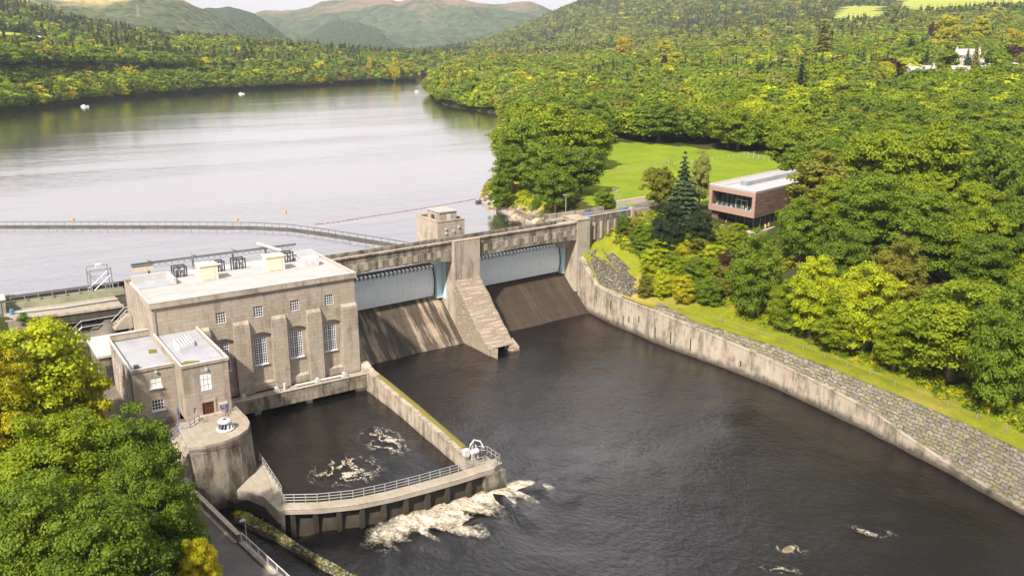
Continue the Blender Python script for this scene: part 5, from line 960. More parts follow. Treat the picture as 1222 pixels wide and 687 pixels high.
# fences
def fence(pts, step, h_, w_, lb, mat, rails=0):
    z = lambda x, y: tz(x, y) + .02
    t_ = thing('fence', lb, 'fence', (*pts[0], z(*pts[0])))
    pp = resample([(x, y, 0) for x, y in pts], step)[:99]; pp = [(x, y, z(x, y)) for x, y, _ in pp]
    for x, y, q in pp: MB().box(x - w_, x + w_, y - w_, y + w_, q - .2, q + h_).build('post', mat, t_)
    for k in range(rails): MB().tube([(x, y, q + h_ * (.9 - .4 * k)) for x, y, q in pp], .02, 3).build('wire', 'grey_rail', t_)
fence([P(738, 203, 19.6)[:2], P(775, 201, 19.8)[:2], P(820, 196, 20.2)[:2], P(850, 191, 20.4)[:2], P(900, 184, 20.8)[:2]], 2.6, 1.0, .09, 'line of short pale posts crossing the lawn behind the conifer', 'post_white', 1)
fence([P(893, 187, 20.8)[:2], P(925, 190, 21)[:2], P(962, 193.5, 21)[:2]], 2.2, 1.3, .14, 'row of sturdy white posts beside the parked cars', 'post_white', 1)
rl = thing('fence', 'line of low wooden posts on the grass above the rubble bank', 'fence', (119, 60, 6.5))
for y in np.arange(38, 112, 4.6):
    x = bx(y) + 4.3 + max(0, 6.45 - tzw(y)) * .33; MB().box(x - .08, x + .08, y - .08, y + .08, 6.3, 7.35 + .1 * math.sin(y)).build('post', 'post_wood', rl)
MB().tube([(bx(y) + 4.3 + max(0, 6.45 - tzw(y)) * .33, y, 7.35) for y in np.arange(38, 112, 3.4)], .015, 3).build('wire', 'grey_rail', rl)
# ------------------------------------------------------------------ HOUSES
def house(px, py, d, w_, dp, h_, rz, lb, wall='render_white', roofm='slate', rh=2.6, chim=2, ground=None):
    x, y, z = PD(px, py, d); g_ = tz(x, y); z = max(z - .5, g_ - 2) if ground is None else z
    t_ = thing('house', lb, 'house', (x, y, z), None, rz)
    MB().box(-w_ / 2, w_ / 2, -dp / 2, dp / 2, -6, h_).face([(-w_ / 2, -dp / 2, h_), (-w_ / 2, dp / 2, h_), (-w_ / 2, 0, h_ + rh)]).face([(w_ / 2, -dp / 2, h_), (w_ / 2, dp / 2, h_), (w_ / 2, 0, h_ + rh)]).build('wall', wall, t_, local=True)
    e = .35; r_ = MB().loft([[(-w_ / 2 - e, -dp / 2 - e, h_ - .25), (-w_ / 2 - e, 0, h_ + rh + .12), (-w_ / 2 - e, dp / 2 + e, h_ - .25)], [(w_ / 2 + e, -dp / 2 - e, h_ - .25), (w_ / 2 + e, 0, h_ + rh + .12), (w_ / 2 + e, dp / 2 + e, h_ - .25)]]).build('roof', roofm, t_, local=True)
    for k in range(chim): s = (-1) ** k * (w_ / 2 - .6); MB().box(s - .5, s + .5, -.45, .45, h_ + rh - .9, h_ + rh + 1.5).build('chimney', wall, r_, local=True)
    n = max(2, int(w_ / 3.2))
    for k in range(n):
        cx_ = -w_ / 2 + (k + .5) * w_ / n
        for zz in ([1.0, 3.7] if h_ > 4.5 else [1.0]): f_ = MB().box(cx_ - .55, cx_ + .55, -dp / 2 - .06, -dp / 2 + .02, zz, zz + 1.4).build('window', 'window_frame', t_, local=True); MB().box(cx_ - .45, cx_ + .45, -dp / 2 - .09, -dp / 2 - .06, zz + .1, zz + 1.3).build('pane', 'glass', f_, local=True)
house(1153, 76, 560, 14, 8, 6.0, -.95, 'tall white house with chimneys highest among the right trees', chim=2, rh=3.6)
house(1166, 80, 545, 8, 7, 3.5, -.75, 'small grey roofed wing beside the tall white house', 'render_pink', chim=0, rh=2.5)
house(1156, 96, 500, 22, 9, 3.5, -.62, 'long grey roofed white house below the tall one', 'render_white', 'slate', 3.6, 1)
house(1098, 91, 500, 16, 8, 4.0, -.5, 'pale house with three chimney stacks half hidden by trees', chim=2, rh=2.4)
house(1213, 90, 500, 7, 7, 5, -.6, 'small white gable at the right edge among the trees', chim=1, rh=2.4)
house(65, 53.5, 950, 11, 7, 4.5, .3, 'white two storey farmhouse on the far left hillside', chim=2, rh=3.2, ground=1)
house(97, 54, 950, 20, 6, 2.6, -.45, 'long low white roofed barn right of the far farmhouse', 'render_white', 'roof_white', 1.8, 0, 1)
house(75, 49, 1000, 6, 5, 3, .4, 'tiny white cottage between the farmhouse and the barn', chim=0, rh=1.5, ground=1)
house(48.5, 47, 1010, 7, 5, 2.5, -.4, 'tiny pale hut above the green field left of the farmhouse', 'render_white', 'roof_white', 1.2, 0, 1)
# ------------------------------------------------------------------ HILLS (real ridges at real distance)
def ridge(name, prof, d0, d1, d2, zbase, mat, amp, n=260, m=46, sc=60, kind='structure'):
    xs_ = [p_[0] for p_ in prof]; V = []; px_ = np.linspace(xs_[0], xs_[-1], n); cy = np.interp(px_, xs_, [p_[1] for p_ in prof])
    for j in range(m):
        u = j / (m - 1); d = d0 + (d1 - d0) * min(1, u / .8) if u <= .8 else d1 + (d2 - d1) * (u - .8) / .2
        for i in range(n):
            c = PD(px_[i], cy[i], d1); r = ray(px_[i], YH); x, y = r[0] * d, r[1] * d; k = min(1, u / .8)
            z = zbase + (c[2] - zbase) * (k ** 1.1 if u <= .8 else 1 - (u - .8) * 2.2); V.append((x, y, z))
    V = np.array(V); nz = (vnoise(V[:, 0], V[:, 1], sc * 5, 1) - .5) * 3.0 + (vnoise(V[:, 0], V[:, 1], sc * 2, 2) - .5) * 1.3 + (vnoise(V[:, 0], V[:, 1], sc, 3) - .5) * .6 + (vnoise(V[:, 0], V[:, 1], sc * .35, 4) - .5) * .35
    uu = np.repeat(np.arange(m) / (m - 1), n); V[:, 2] += nz * amp * np.clip(1 - np.abs(uu - .42) * 2.0, .06, 1)
    return grid_mesh(name, V, n, m, [mat], None, kind)
ridge('hills', [(150, 34), (290, 24), (318, 15), (340, 15), (356, 13), (372, 9), (386, 3), (400, 3), (420, 1), (440, 2), (466, 1), (478, 5), (492, 1), (520, 0), (545, 1), (566, 1), (590, 3), (611, 1), (632, 1), (645, 5), (654, 10), (700, 20), (800, 25)], 2500, 4300, 4900, 30, 'hill_far', 44, sc=80)
ridge('hills', [(-260, -60), (-60, -50), (80, -12), (200, -6), (222, 1), (236, 9), (250, 14), (270, 26), (300, 45), (330, 60)], 1450, 2350, 2900, 60, 'hill_near', 14, sc=60)
ridge('hills', [(215, 30), (238, 13), (252, 10), (262, 11), (276, 9), (290, 12), (305, 17), (318, 25), (330, 34), (345, 45), (365, 60)], 1700, 2900, 3200, 50, 'hill_wood', 6, sc=30)
ridge('hills', [(330, 62), (372, 40), (392, 28), (410, 26), (430, 28), (455, 36), (475, 44), (500, 56), (520, 64)], 2300, 3300, 3500, 40, 'hill_wood', 6, sc=40)
for px, py, d, h_, lb in ((165, 17, 1900, 20, 'left of two pale pylons on the golden hillside'), (203, 24, 2000, 19, 'right of two pale pylons on the golden hillside')):
    x, y, z = PD(px, py, d); t_ = thing('pylon', lb, 'pylon', (x, y, z)); s = 2.2
    for a, c_ in ((-1, -1), (1, -1), (1, 1), (-1, 1)): MB().tube([(a * s, c_ * s, -6), (a * .4, c_ * .4, h_)], .3, 4).build('leg', 'post_white', t_, local=True)
    for zz in (.62, .8): MB().box(-3.6, 3.6, -.2, .2, h_ * zz, h_ * zz + .4).build('crossarm', 'post_white', t_, local=True)
# ------------------------------------------------------------------ TREES
def rdir(n, r):
    v = r.normal(size=(n, 3)); return v / np.linalg.norm(v, axis=1)[:, None]
def cards(p_, nrm, s, r, asp=1.0):
    n = len(p_); a = np.cross(nrm, r.normal(size=(n, 3))); a /= np.linalg.norm(a, axis=1)[:, None] + 1e-9; b = np.cross(nrm, a)
    s = np.broadcast_to(np.asarray(s, float), (n,))[:, None] * .5; q = r.uniform(.7, 1.1, (n, 4, 1))
    v = np.stack([p_ - a * s * q[:, 0], p_ - b * s * q[:, 1] * asp, p_ + a * s * q[:, 2], p_ + b * s * q[:, 3] * asp], 1); return v.reshape(-1, 3)
def blob(c, r, sub=1, sq=.8):
    bm = bmesh.new(); bmesh.ops.create_icosphere(bm, subdivisions=sub, radius=1); v = np.array([x.co[:] for x in bm.verts]) * r * np.array([1, 1, sq]) + c; f = [[x.index for x in q.verts] for q in bm.faces]; bm.free(); return v, f
def crown_pts(seed, K, nl, ls, H_=16., R=6.5, zb=.2, spread=.5, flat=1.0, top=.0):
    """leaf clumps spread through a domed crown; returns card vertices"""
    r = np.random.default_rng(seed); hc = H_ * (1 - zb) / 2; zc = H_ * zb + hc; out = []; cl = []
    lob = r.normal(size=(7, 3)); lob /= np.linalg.norm(lob, axis=1)[:, None]; lw = r.uniform(-.22, .22, 7)
    d = rdir(K * 3, r); d = d[d[:, 2] > -.55][:K]
    # even out with a few relaxation steps
    for _ in range(6):
        df = d[:, None] - d[None]; ds = (df ** 2).sum(-1) + np.eye(len(d)) * 9; d = d + (df / (ds[..., None] ** 1.5 + .02)).sum(1) * .004; d /= np.linalg.norm(d, axis=1)[:, None]
    d = d[d[:, 2] > -.6]; K = len(d)
    rad = 1 + (np.maximum(0, d @ lob.T) ** 3 * lw).sum(1) + r.uniform(-.26, .10, K)
    shape = np.where(d[:, 2] > 0, 1.0, 1 - .25 * np.abs(d[:, 2]))
    cr = R * r.choice([.16, .22, .28, .36], K) * r.uniform(.85, 1.15, K) * (1.25 - .25 * (K / 60.)) 
    c = np.stack([d[:, 0] * (R - cr) * rad * shape, d[:, 1] * (R - cr) * rad * shape, zc + d[:, 2] * (hc - cr * .8) * rad], 1)
    n_in = K // 3; ci = rdir(n_in, r) * np.array([R, R, hc]) * r.uniform(.2, .55, (n_in, 1)); ci[:, 2] += zc; c = np.vstack([c, ci]); cr = np.concatenate([cr, R * r.uniform(.22, .34, n_in)])
    per = np.maximum(4, (nl * cr ** 2 / (cr ** 2).sum()).astype(int))
    for k in range(len(c)):
        dd_ = rdir(per[k], r); dd_[:, 2] = np.where(dd_[:, 2] < -.35, -dd_[:, 2], dd_[:, 2]); rr = cr[k] * r.uniform(.72, 1.06, (per[k], 1)) * (1 + .18 * np.sin(dd_[:, :1] * 5 + k) * np.cos(dd_[:, 1:2] * 6))
        p_ = c[k] + dd_ * rr * np.array([1, 1, .66]); nn = dd_ + r.normal(size=dd_.shape) * .55 + np.array([0, 0, .25]); nn /= np.linalg.norm(nn, axis=1)[:, None]
        out.append(cards(p_, nn, ls * r.uniform(.7, 1.25, per[k]), r))
    return np.vstack(out), c, cr
def conifer_pts(seed, nl, ls, H_=18., R=3.6, layers=16):
    r = np.random.default_rng(seed); P_ = []; N_ = []; S = []
    zs = np.linspace(.08, .985, layers)
    w_ = (1 - zs) + .08; w_ /= w_.sum()
    for z, ww in zip(zs, w_):
        n = max(4, int(nl * ww)); Rl = R * ((1 - z) ** .85 + .02) * r.uniform(.85, 1.12); nb = max(4, int(5 + 8 * (1 - z))); ang = r.uniform(0, 2 * PI)
        bi = r.integers(0, nb, n); a = ang + bi * 2 * PI / nb + r.normal(size=n) * .14; t_ = r.uniform(.15, 1, n) ** .7; bl = Rl * (1 + .22 * np.sin(bi * 12.9 + seed))
        x = np.cos(a) * bl * t_; y = np.sin(a) * bl * t_; zz = H_ * z - t_ * bl * .38 + r.normal(size=n) * .12 + .0
        P_.append(np.stack([x, y, zz], 1)); nn = np.stack([np.cos(a) * .45, np.sin(a) * .45, np.ones(n)], 1) + r.normal(size=(n, 3)) * .35; N_.append(nn / np.linalg.norm(nn, axis=1)[:, None]); S.append(np.full(n, ls) * (.6 + .6 * (1 - z)))
    p_ = np.vstack(P_); return cards(p_, np.vstack(N_), np.concatenate(S) * r.uniform(.7, 1.3, len(p_)), r)
def quads_mesh(name, V, mat, cores=()):
    n4 = len(V) // 4; nq = n4; verts = [V]; off = len(V); tri = []
    for v, f in cores: verts.append(v); tri += [[i + off for i in q] for q in f]; off += len(v)
    V = np.vstack(verts).astype(np.float32); me = bpy.data.meshes.new(name); nt = len(tri)
    me.vertices.add(len(V)); me.vertices.foreach_set('co', V.ravel()); me.loops.add(nq * 4 + nt * 3)
    li = np.concatenate([np.arange(nq * 4), np.array(tri, int).ravel() if nt else np.zeros(0, int)]).astype(np.int32); me.loops.foreach_set('vertex_index', li)
    me.polygons.add(nq + nt); me.polygons.foreach_set('loop_start', np.concatenate([np.arange(0, nq * 4, 4), nq * 4 + np.arange(0, nt * 3, 3)]).astype(np.int32)); me.polygons.foreach_set('loop_total', np.concatenate([np.full(nq, 4), np.full(nt, 3)]).astype(np.int32))
    me.update(calc_edges=True); me.materials.append(M[mat]); return me
def trunk_mesh(seed, H_=16., R=6.5, zb=.2, limbs=7, mat='bark', r0=.42):
    r = random.Random(seed); b = MB(); top = H_ * .72
    b.tube([(0, 0, -1.2), (.1, 0, H_ * .12), (.15 * r.uniform(-1, 1), .2, H_ * .35), (r.uniform(-.4, .4), r.uniform(-.4, .4), top)], [r0 * 1.25, r0, r0 * .7, r0 * .2], 7)
    for k in range(limbs):
        a = 2 * PI * k / limbs + r.uniform(-.3, .3); h0 = H_ * r.uniform(.22, .5); L_ = R * r.uniform(.6, .85); h1 = h0 + H_ * r.uniform(.12, .3)
        b.tube([(0, 0, h0), (math.cos(a) * L_ * .5, math.sin(a) * L_ * .5, h0 + (h1 - h0) * .65), (math.cos(a + .15) * L_, math.sin(a + .15) * L_, h1)], [r0 * .45, r0 * .28, r0 * .08], 5)
    me = bpy.data.meshes.new('trunk'); me.from_pydata(b.v, [], b.f); me.materials.append(M[mat]); return me
LIB = {}
def lib(key, fn):
    if key not in LIB: LIB[key] = fn()
    return LIB[key]
def broad(lod, i):
    K, nl, ls = {0: (100, 42000, .27), 1: (80, 20000, .36), 2: (60, 8000, .54), 3: (44, 3000, .85)}[lod]
    def mk():
        V, c, cr = crown_pts(100 + i * 7 + lod, K, nl, ls, zb=(-.12, -.06, -.14, -.08, -.10)[i % 5], R=(6.5, 7.0, 6.0, 6.8, 6.3)[i % 5])
        cores = [blob(c[k], cr[k] * .62, 1, .66) for k in range(0, len(c))] if lod < 3 else [blob(c[k], cr[k] * .7) for k in range(0, len(c), 2)]
        return quads_mesh('broad_crown', V, 'leaves', cores)
    return lib(('b', lod, i), mk)
def conif(lod, i):
    nl, ls = {0: (9000, .55), 1: (9000, .55), 2: (3200, .9), 3: (900, 1.5)}[lod]
    def mk():
        V = conifer_pts(300 + i * 5, nl, ls, R=(3.6, 4.4, 3.0)[i % 3]); R = (3.6, 4.4, 3.0)[i % 3]
        bm = bmesh.new(); bmesh.ops.create_cone(bm, cap_ends=True, segments=8, radius1=R * .5, radius2=.05, depth=15.5); v = np.array([x.co[:] for x in bm.verts]) + [0, 0, 9.0]; bmesh.ops.triangulate(bm, faces=bm.faces); bm.verts.ensure_lookup_table(); f = [[x.index for x in q.verts] for q in bm.faces]; bm.free()
        return quads_mesh('conifer_crown', V, 'leaves', [(v, f)])
    return lib(('c', lod, i), mk)
def tree(kind, x, y, z, h_, rad, col, lb, cat, grp=None, name=None, lod=None, seed=0, dep=None):
    dep = dep or depth(x, y, z); lod = lod if lod is not None else (0 if dep < 105 else 1 if dep < 190 else 2 if dep < 380 else 3)
    i = seed % (5 if kind == 'b' else 3)
    name = name or ('broadleaf_tree' if kind == 'b' else 'conifer_tree')
    t_ = thing(name, lb, cat, (x, y, z), grp, (seed * 2.399) % (2 * PI))
    me = broad(lod, i) if kind == 'b' else conif(lod, i); H0, R0 = (16., (6.5, 7.0, 6.0, 6.8, 6.3)[i % 5]) if kind == 'b' else (18., (3.6, 4.4, 3.0)[i % 3])
    t_.scale = (rad / R0, rad / R0, h_ / H0)
    o = bpy.data.objects.new('crown', me); COL.objects.link(o); o.parent = t_; o.color = (*col, 1)
    tm = lib(('t', kind, i % 2), lambda: trunk_mesh(i, limbs=7 if kind == 'b' else 0, r0=.42 if kind == 'b' else .28)); o = bpy.data.objects.new('trunk', tm); COL.objects.link(o); o.parent = t_
    return t_
G = {'green': (.115, .175, .014), 'mid': (.145, .21, .016), 'bright': (.205, .265, .012), 'lime': (.35, .40, .014), 'yellow': (.38, .36, .014), 'gold': (.42, .33, .018), 'dark': (.05, .078, .016), 'deep': (.034, .058, .022), 'olive': (.20, .20, .025), 'copper': (.07, .026, .022), 'orange': (.38, .17, .025), 'blue': (.08, .12, .055), 'pine': (.07, .10, .028), 'birch': (.25, .27, .07)}
placed = []
def T(kind, px, pyt, w_px, d, colr, lb, grp=None, hmin=None, seed=None, sink=0, name=None, cat='tree', zb=None):
    """px: column, pyt: row of the crown's top, w_px: crown width in rows, d: distance"""
    for _ in range(60):
        x, y, zt = PD(px, pyt, d); rr_ = w_px * .5 * d / F
        if 20 < y < 140 and 60 < x < bx(y) + 5.5 + rr_ * .75: d += 1.5
        else: break
    g_ = tz(x, y) if zb is None else zb; h_ = zt - g_ + sink
    if hmin: h_ = max(h_, hmin)
    placed.append((x, y, w_px * .5 * d / F)); return tree(kind, x, y, g_ - sink, h_, w_px * .5 * d / F, G[colr], lb, cat, grp, name, seed=seed if seed is not None else len(placed))
# headland group
T('b', 628, 138, 74, 262, 'mid', 'leafy tree at the left of the headland group, over the water')
T('b', 665, 122, 84, 262, 'bright', 'large rounded tree crowning the back of the headland group')
T('b', 706, 132, 66, 268, 'bright', 'bright green tree at the right of the headland group by the lawn')
T('b', 612, 168, 58, 240, 'green', 'tree leaning out low over the lake at the headland tip', seed=3)
T('b', 652, 163, 70, 232, 'mid', 'broad tree in the middle front of the headland group')
T('b', 694, 172, 70, 226, 'green', 'dark green tree at the front of the headland group beside the lawn')
T('b', 664, 196, 56, 216, 'green', 'low dark tree at the foot of the headland group above the rocks', seed=1)
T('b', 722, 222, 30, 208, 'mid', 'small round bush between headland trees and approach road', name='bush', cat='bush')
T('b', 596, 205, 32, 232, 'green', 'small dark tree hanging over the rocks at the headland tip', name='bush', cat='bush')


# conifer trio in front of the lawn
T('c', 818, 181, 58, 196, 'blue', 'dark blue green spruce in front of the lawn', seed=1)
T('b', 789, 195, 42, 202, 'olive', 'golden green tree just left of the dark spruce')
T('b', 838, 178, 30, 206, 'birch', 'tall pale birch just right of the dark spruce')
T('b', 800, 240, 46, 186, 'deep', 'dark undergrowth tree at the foot of the spruce', seed=2)
T('b', 835, 258, 40, 186, 'deep', 'very dark bushy tree between the spruce and the visitor building', seed=4)
# bank scrub
def TB(px, pyb, w_px, colr, lb, grp=None, h_=None):
    d = 110.
    while d < 260:
        x, y, z = PD(px, pyb, d)
        if z <= tz(x, y): break
        d += 1.0
    rd = w_px * .5 * d / F; placed.append((x, y, rd)); return tree('b', x, y, tz(x, y) - .9, h_ or rd * 1.9 + .9, rd, G[colr], lb, 'bush', grp, 'bush', lod=1, seed=len(placed))
TB(640, 249, 14, 'mid', 'tiny round bush on the rocks by the water'); TB(598, 241, 12, 'bright', 'tiny bright bush on the headland shore rocks')
k = 0
for (px, py, w_, d, c_) in ((772, 283, 30, 178, 'mid'), (792, 296, 34, 172, 'lime'), (778, 312, 30, 168, 'lime'), (805, 318, 34, 165, 'bright'), (823, 290, 32, 174, 'mid'), (842, 285, 30, 176, 'bright'), (830, 325, 36, 162, 'mid'), (850, 310, 32, 165, 'lime'), (868, 285, 30, 172, 'bright'), (760, 268, 24, 182, 'olive'), (745, 262, 20, 185, 'green'), (803, 275, 26, 180, 'bright'), (880, 278, 26, 176, 'bright'), (790, 333, 30, 0, 'lime'), (815, 342, 30, 0, 'yellow'), (772, 335, 24, 0, 'olive'), (845, 345, 32, 0, 'mid'), (835, 305, 32, 0, 'olive'), (815, 300, 30, 0, 'yellow'), (780, 300, 28, 0, 'bright'), (765, 278, 26, 0, 'mid'), (890, 345, 34, 0, 'green'), (862, 335, 30, 0, 'olive'), (885, 310, 34, 0, 'mid'), (800, 280, 28, 0, 'olive'), (785, 270, 26, 0, 'mid'), (825, 315, 28, 0, 'lime'), (848, 325, 30, 0, 'bright')):
    k += 1; TB(px, py + 20, w_ * 1.15, c_, {'yellow': 'yellowish shrub on the slope below the conifers', 'olive': 'olive brown shrub on the slope below the conifers', 'mid': 'mid green shrub on the slope above the river wall', 'lime': 'lime green shrub on the slope above the river wall', 'bright': 'bright green shrub on the slope below the visitor building', 'green': 'dark green shrub near the end of the approach wall'}[c_], 'shrubs on the bank')
TB(868, 338, 40, 'copper', 'dark purple leaved shrub on the bank beside the round green tree', None, 7.5)
T('b', 908, 276, 74, 158, 'mid', 'dense round green tree directly below the visitor building', seed=0)
T('b', 975, 303, 66, 146, 'lime', 'bright yellow green tree standing out from the right woodland', seed=2)
T('b', 1042, 310, 92, 140, 'lime', 'large lime green tree right of the brightest yellow green one', seed=3)
T('b', 1010, 365, 70, 130, 'bright', 'lower green tree at the wood edge in front of the lime trees')
T('b', 940, 335, 46, 150, 'bright', 'bushy green tree between the round tree and the yellow green one')
ok = T('b', 1150, 335, 150, 128, 'bright', 'huge oak with pale bare limbs near the right edge', seed=1)
b = MB(); rr = random.Random(5)
for k in range(9):
    a = PI + rr.uniform(-1.5, 1.2); h0 = 4 + rr.uniform(0, 5); L_ = 5.8 + rr.uniform(0, 1.2)
    p0 = (0, 0, h0); p1 = (math.cos(a) * L_ * .6, math.sin(a) * L_ * .6, h0 + 2.5); p2 = (math.cos(a + .1) * L_, math.sin(a + .1) * L_, h0 + 4.0); b.tube([p0, p1, p2], [.28, .16, .08], 5)
    for m_ in range(3): a2 = a + rr.uniform(-.9, .9); b.tube([p2 if m_ else p1, (p2[0] + math.cos(a2) * 1.3, p2[1] + math.sin(a2) * 1.3, p2[2] + rr.uniform(.2, 1.2))], [.07, .03], 4)
b.build('branch', 'bark_pale', ok, local=True)
T('b', 1075, 375, 62, 122, 'bright', 'green tree at the wood edge above the fence posts', seed=4)
T('b', 1215, 340, 90, 118, 'mid', 'dark based tree cut by the right edge of the picture', seed=0)
T('b', 985, 178, 92, 196, 'olive', 'broad oak hiding the right end of the visitor building', seed=2)
T('b', 962, 232, 66, 176, 'mid', 'leafy tree against the brown side wall of the visitor building', seed=3)
T('b', 1048, 150, 84, 205, 'bright', 'tall bright oak in the middle of the right woodland', seed=1)
T('b', 1120, 145, 92, 200, 'bright', 'wide bright green oak high in the right woodland', seed=4)
T('b', 1190, 160, 84, 190, 'green', 'dark green oak at the right edge of the woodland', seed=0)
T('b', 1040, 215, 94, 172, 'mid', 'big rounded oak in the centre of the right woodland', seed=4)
T('b', 1110, 225, 84, 165, 'mid', 'rounded oak behind the lime green trees', seed=2)
T('b', 1180, 240, 80, 158, 'bright', 'rounded bright oak above the huge pale limbed oak', seed=3)
T('b', 1010, 270, 70, 160, 'green', 'shaded oak between the visitor building and the lime trees', seed=1)
T('b', 1080, 285, 74, 152, 'olive', 'olive tinged oak just behind the lime tree', seed=0)
T('b', 1225, 215, 70, 160, 'green', 'oak crown cut by the right edge halfway up', seed=1)
T('c', 958, 68, 30, 395, 'deep', 'single tall dark fir rising from the wood behind the lawn', seed=0)
T('c', 1088, 44, 40, 620, 'pine', 'broad dark pine on the hillside left of the yellow beeches', seed=1)
T('c', 985, 20, 44, 640, 'olive', 'pair of tall brownish firs high on the right hillside', seed=1)
for px, py, w_, d, c_, lb in ((1004, 64, 28, 560, 'copper', 'copper beech with dark red leaves beside the tall firs'), (1140, 46, 20, 640, 'copper', 'copper beech above the tall white house'), (1115, 26, 16, 760, 'copper', 'distant copper beech left of the yellow beeches'), (1135, 18, 34, 700, 'yellow', 'brightest yellow beech on the right hillside'), (1172, 20, 28, 720, 'yellow', 'yellow beech just right of the brightest one'), (1212, 30, 24, 640, 'gold', 'golden tree near the right edge on the hillside'), (795, 46, 26, 900, 'yellow', 'yellow tree on the hillside above the centre wood'), (805, 62, 36, 720, 'yellow', 'wide yellow green tree on the slope above the centre wood'), (745, 44, 24, 950, 'gold', 'golden tree on the slope left of the yellow ones'), (793, 64, 10, 700, 'copper', 'tiny copper beech beside a pale gap in the centre wood'), (313, 48, 10, 1250, 'yellow', 'single bright yellow tree in the dark wood beyond the loch'), (441, 70, 10, 1040, 'gold', 'orange tree above the far shore of the loch'), (470, 68, 16, 1060, 'yellow', 'yellow topped tree on the far shore near the narrows'), (144, 100, 18, 800, 'gold', 'golden tree at the water edge of the left shore'), (28, 62, 40, 720, 'yellow', 'tree with a yellow top on the left shore at the picture edge'), (60, 65, 40, 740, 'yellow', 'yellow topped round tree beside it on the left shore'), (1108, 60, 10, 600, 'yellow', 'tiny yellow tree left of the white houses')):
    T('b', px, py, w_, d, c_, lb)
# foreground trees on the left bank
T('b', 30, 380, 165, 104, 'lime', 'big tree with yellowing leaves at the left edge', seed=2, zb=7)
T('b', -20, 400, 120, 98, 'yellow', 'yellow orange leaved tree cut by the left edge', seed=0, zb=7)
T('b', 84, 425, 84, 106, 'yellow', 'lime green side of the yellowing trees beside the yard', seed=3, zb=7)
T('b', 62, 490, 190, 84, 'bright', 'sunlit green tree in the lower left foreground', seed=1, zb=6)
T('b', 150, 485, 130, 86, 'green', 'dark green tree overhanging the steps by the office block', seed=4, zb=6)
T('b', 175, 545, 130, 78, 'green', 'dark green tree overhanging the road', seed=0, zb=6)
T('b', 30, 570, 170, 74, 'mid', 'green tree filling the lower left corner', seed=3, zb=5.5)
T('b', 115, 600, 170, 70, 'green', 'shaded green tree at the bottom edge left of the road', seed=2, zb=5.5)
T('b', 232, 640, 60, 76, 'yellow', 'small yellow green tree at the bottom edge beside the kerb', seed=1, zb=5.5)
T('b', 8, 352, 40, 150, 'mid', 'green tree at the left edge beside the intake deck', seed=1, zb=10)
T('b', 66, 392, 50, 132, 'green', 'green bushy tree in front of the dark intake wall', seed=4, zb=8)
T('b', 512 - 480, 375, 50, 138, 'green', 'dark green tree below the intake deck hut', seed=0, zb=8)
nspec = len(placed)
# ---- scattered woodland
ex = [lawn_poly, bank_poly, yard_poly, carpark] + fpoly
hs = [PD(x, y, d) for x, y, d in ((1153, 80, 560), (1156, 100, 490), (1098, 94, 490), (1213, 93, 490), (65, 56, 940), (97, 57, 940))]
cafe_poly = np.array([(146, 122), (146, 146), (190, 158), (192, 128)], float); roadp = np.array([(116, 143), (116, 162), (150, 166), (165, 150), (150, 143)], float)
def sample(dmin, dmax, step, r):
    pts = []
    a0 = math.atan((-90 - CX) / F); d = dmin
    while d < dmax:
        n = int(2 * d * .69 / step)
        for k in range(n):
            u = (-.69 + 1.38 * (k + r.uniform(-.42, .42)) / n); dd_ = d + r.uniform(-.42, .42) * step
            pts.append((hd[0] * dd_ + rt[0] * u * dd_, hd[1] * dd_ + rt[1] * u * dd_))
        d += step * .88
    return np.array(pts)
r_ = np.random.default_rng(3)
bands = [sample(60, 420, 8.2, r_), sample(420, 800, 9.5, r_), sample(800, 1400, 12.0, r_), sample(1400, 2650, 17.0, r_)]
shore = []
for a_, c_ in zip(lake_poly, np.roll(lake_poly, -1, 0)):
    if min(math.hypot(*a_), math.hypot(*c_)) < 395: continue
    L_ = math.hypot(*(c_ - a_)); e_ = (c_ - a_) / L_; nn_ = np.array([e_[1], -e_[0]])
    for off in (2.0, 8.0):
        for k in range(int(L_ / 6.5)): shore.append(a_ + e_ * (k * 6.5 + r_.uniform(-2, 2)) + nn_ * (off + r_.uniform(-1.2, 1.2)))
shore = np.array(shore); shore = shore[sdist(shore, lake_poly) > .8]
ext = sample(640, 1450, 6.5, r_); za_ = terr(ext); zb_ = terr(ext * (1 - 5.0 / np.hypot(ext[:, 0], ext[:, 1]))[:, None]); ext = ext[((za_ - zb_) / 5.0 > .22) & (za_ > LAKE + 1) & (r_.uniform(size=len(ext)) < .7)]
pts = np.vstack(bands + [shore, ext])
keep = (sdist(pts, lake_poly) > .6) & (sdist(pts, river_poly) > 9.0)
for e in ex: keep &= sdist(pts, e) > (2.5 if e is not bank_poly else 4.0)
head2 = np.array([(124, 160), (124, 200), (140, 240), (175, 262), (182, 225), (150, 175)], float); keep &= (sdist(pts, head2) > 0) & (sdist(pts, cafe_poly) > 2) & (sdist(pts, roadp) > 3)
keep &= ~((pts[:, 0] < 60) & (pts[:, 1] < 185)); keep &= ~((pts[:, 1] < 165) & (pts[:, 0] < 152))
for hx, hy, _ in hs:     # a clearing on the near side of each house
    v = pts - np.array([hx, hy]); u = np.array([hx, hy]) / math.hypot(hx, hy); al = v @ u; ac = np.abs(v @ np.array([-u[1], u[0]])); keep &= ~((al > (-62 if hx > 200 else -16)) & (al < 12) & (ac < (15 if hx > 200 else 9)))
sp_ = np.array(placed)
for x, y, rad in placed: keep &= np.hypot(pts[:, 0] - x, pts[:, 1] - y) > rad * .75 + 2.0
pts = pts[keep]; gz = terr(pts); dep = np.array([depth(x, y, z) for (x, y), z in zip(pts, gz)])
pr_ = np.array([proj(x, y, z + 8)[:2] for (x, y), z in zip(pts, gz)])
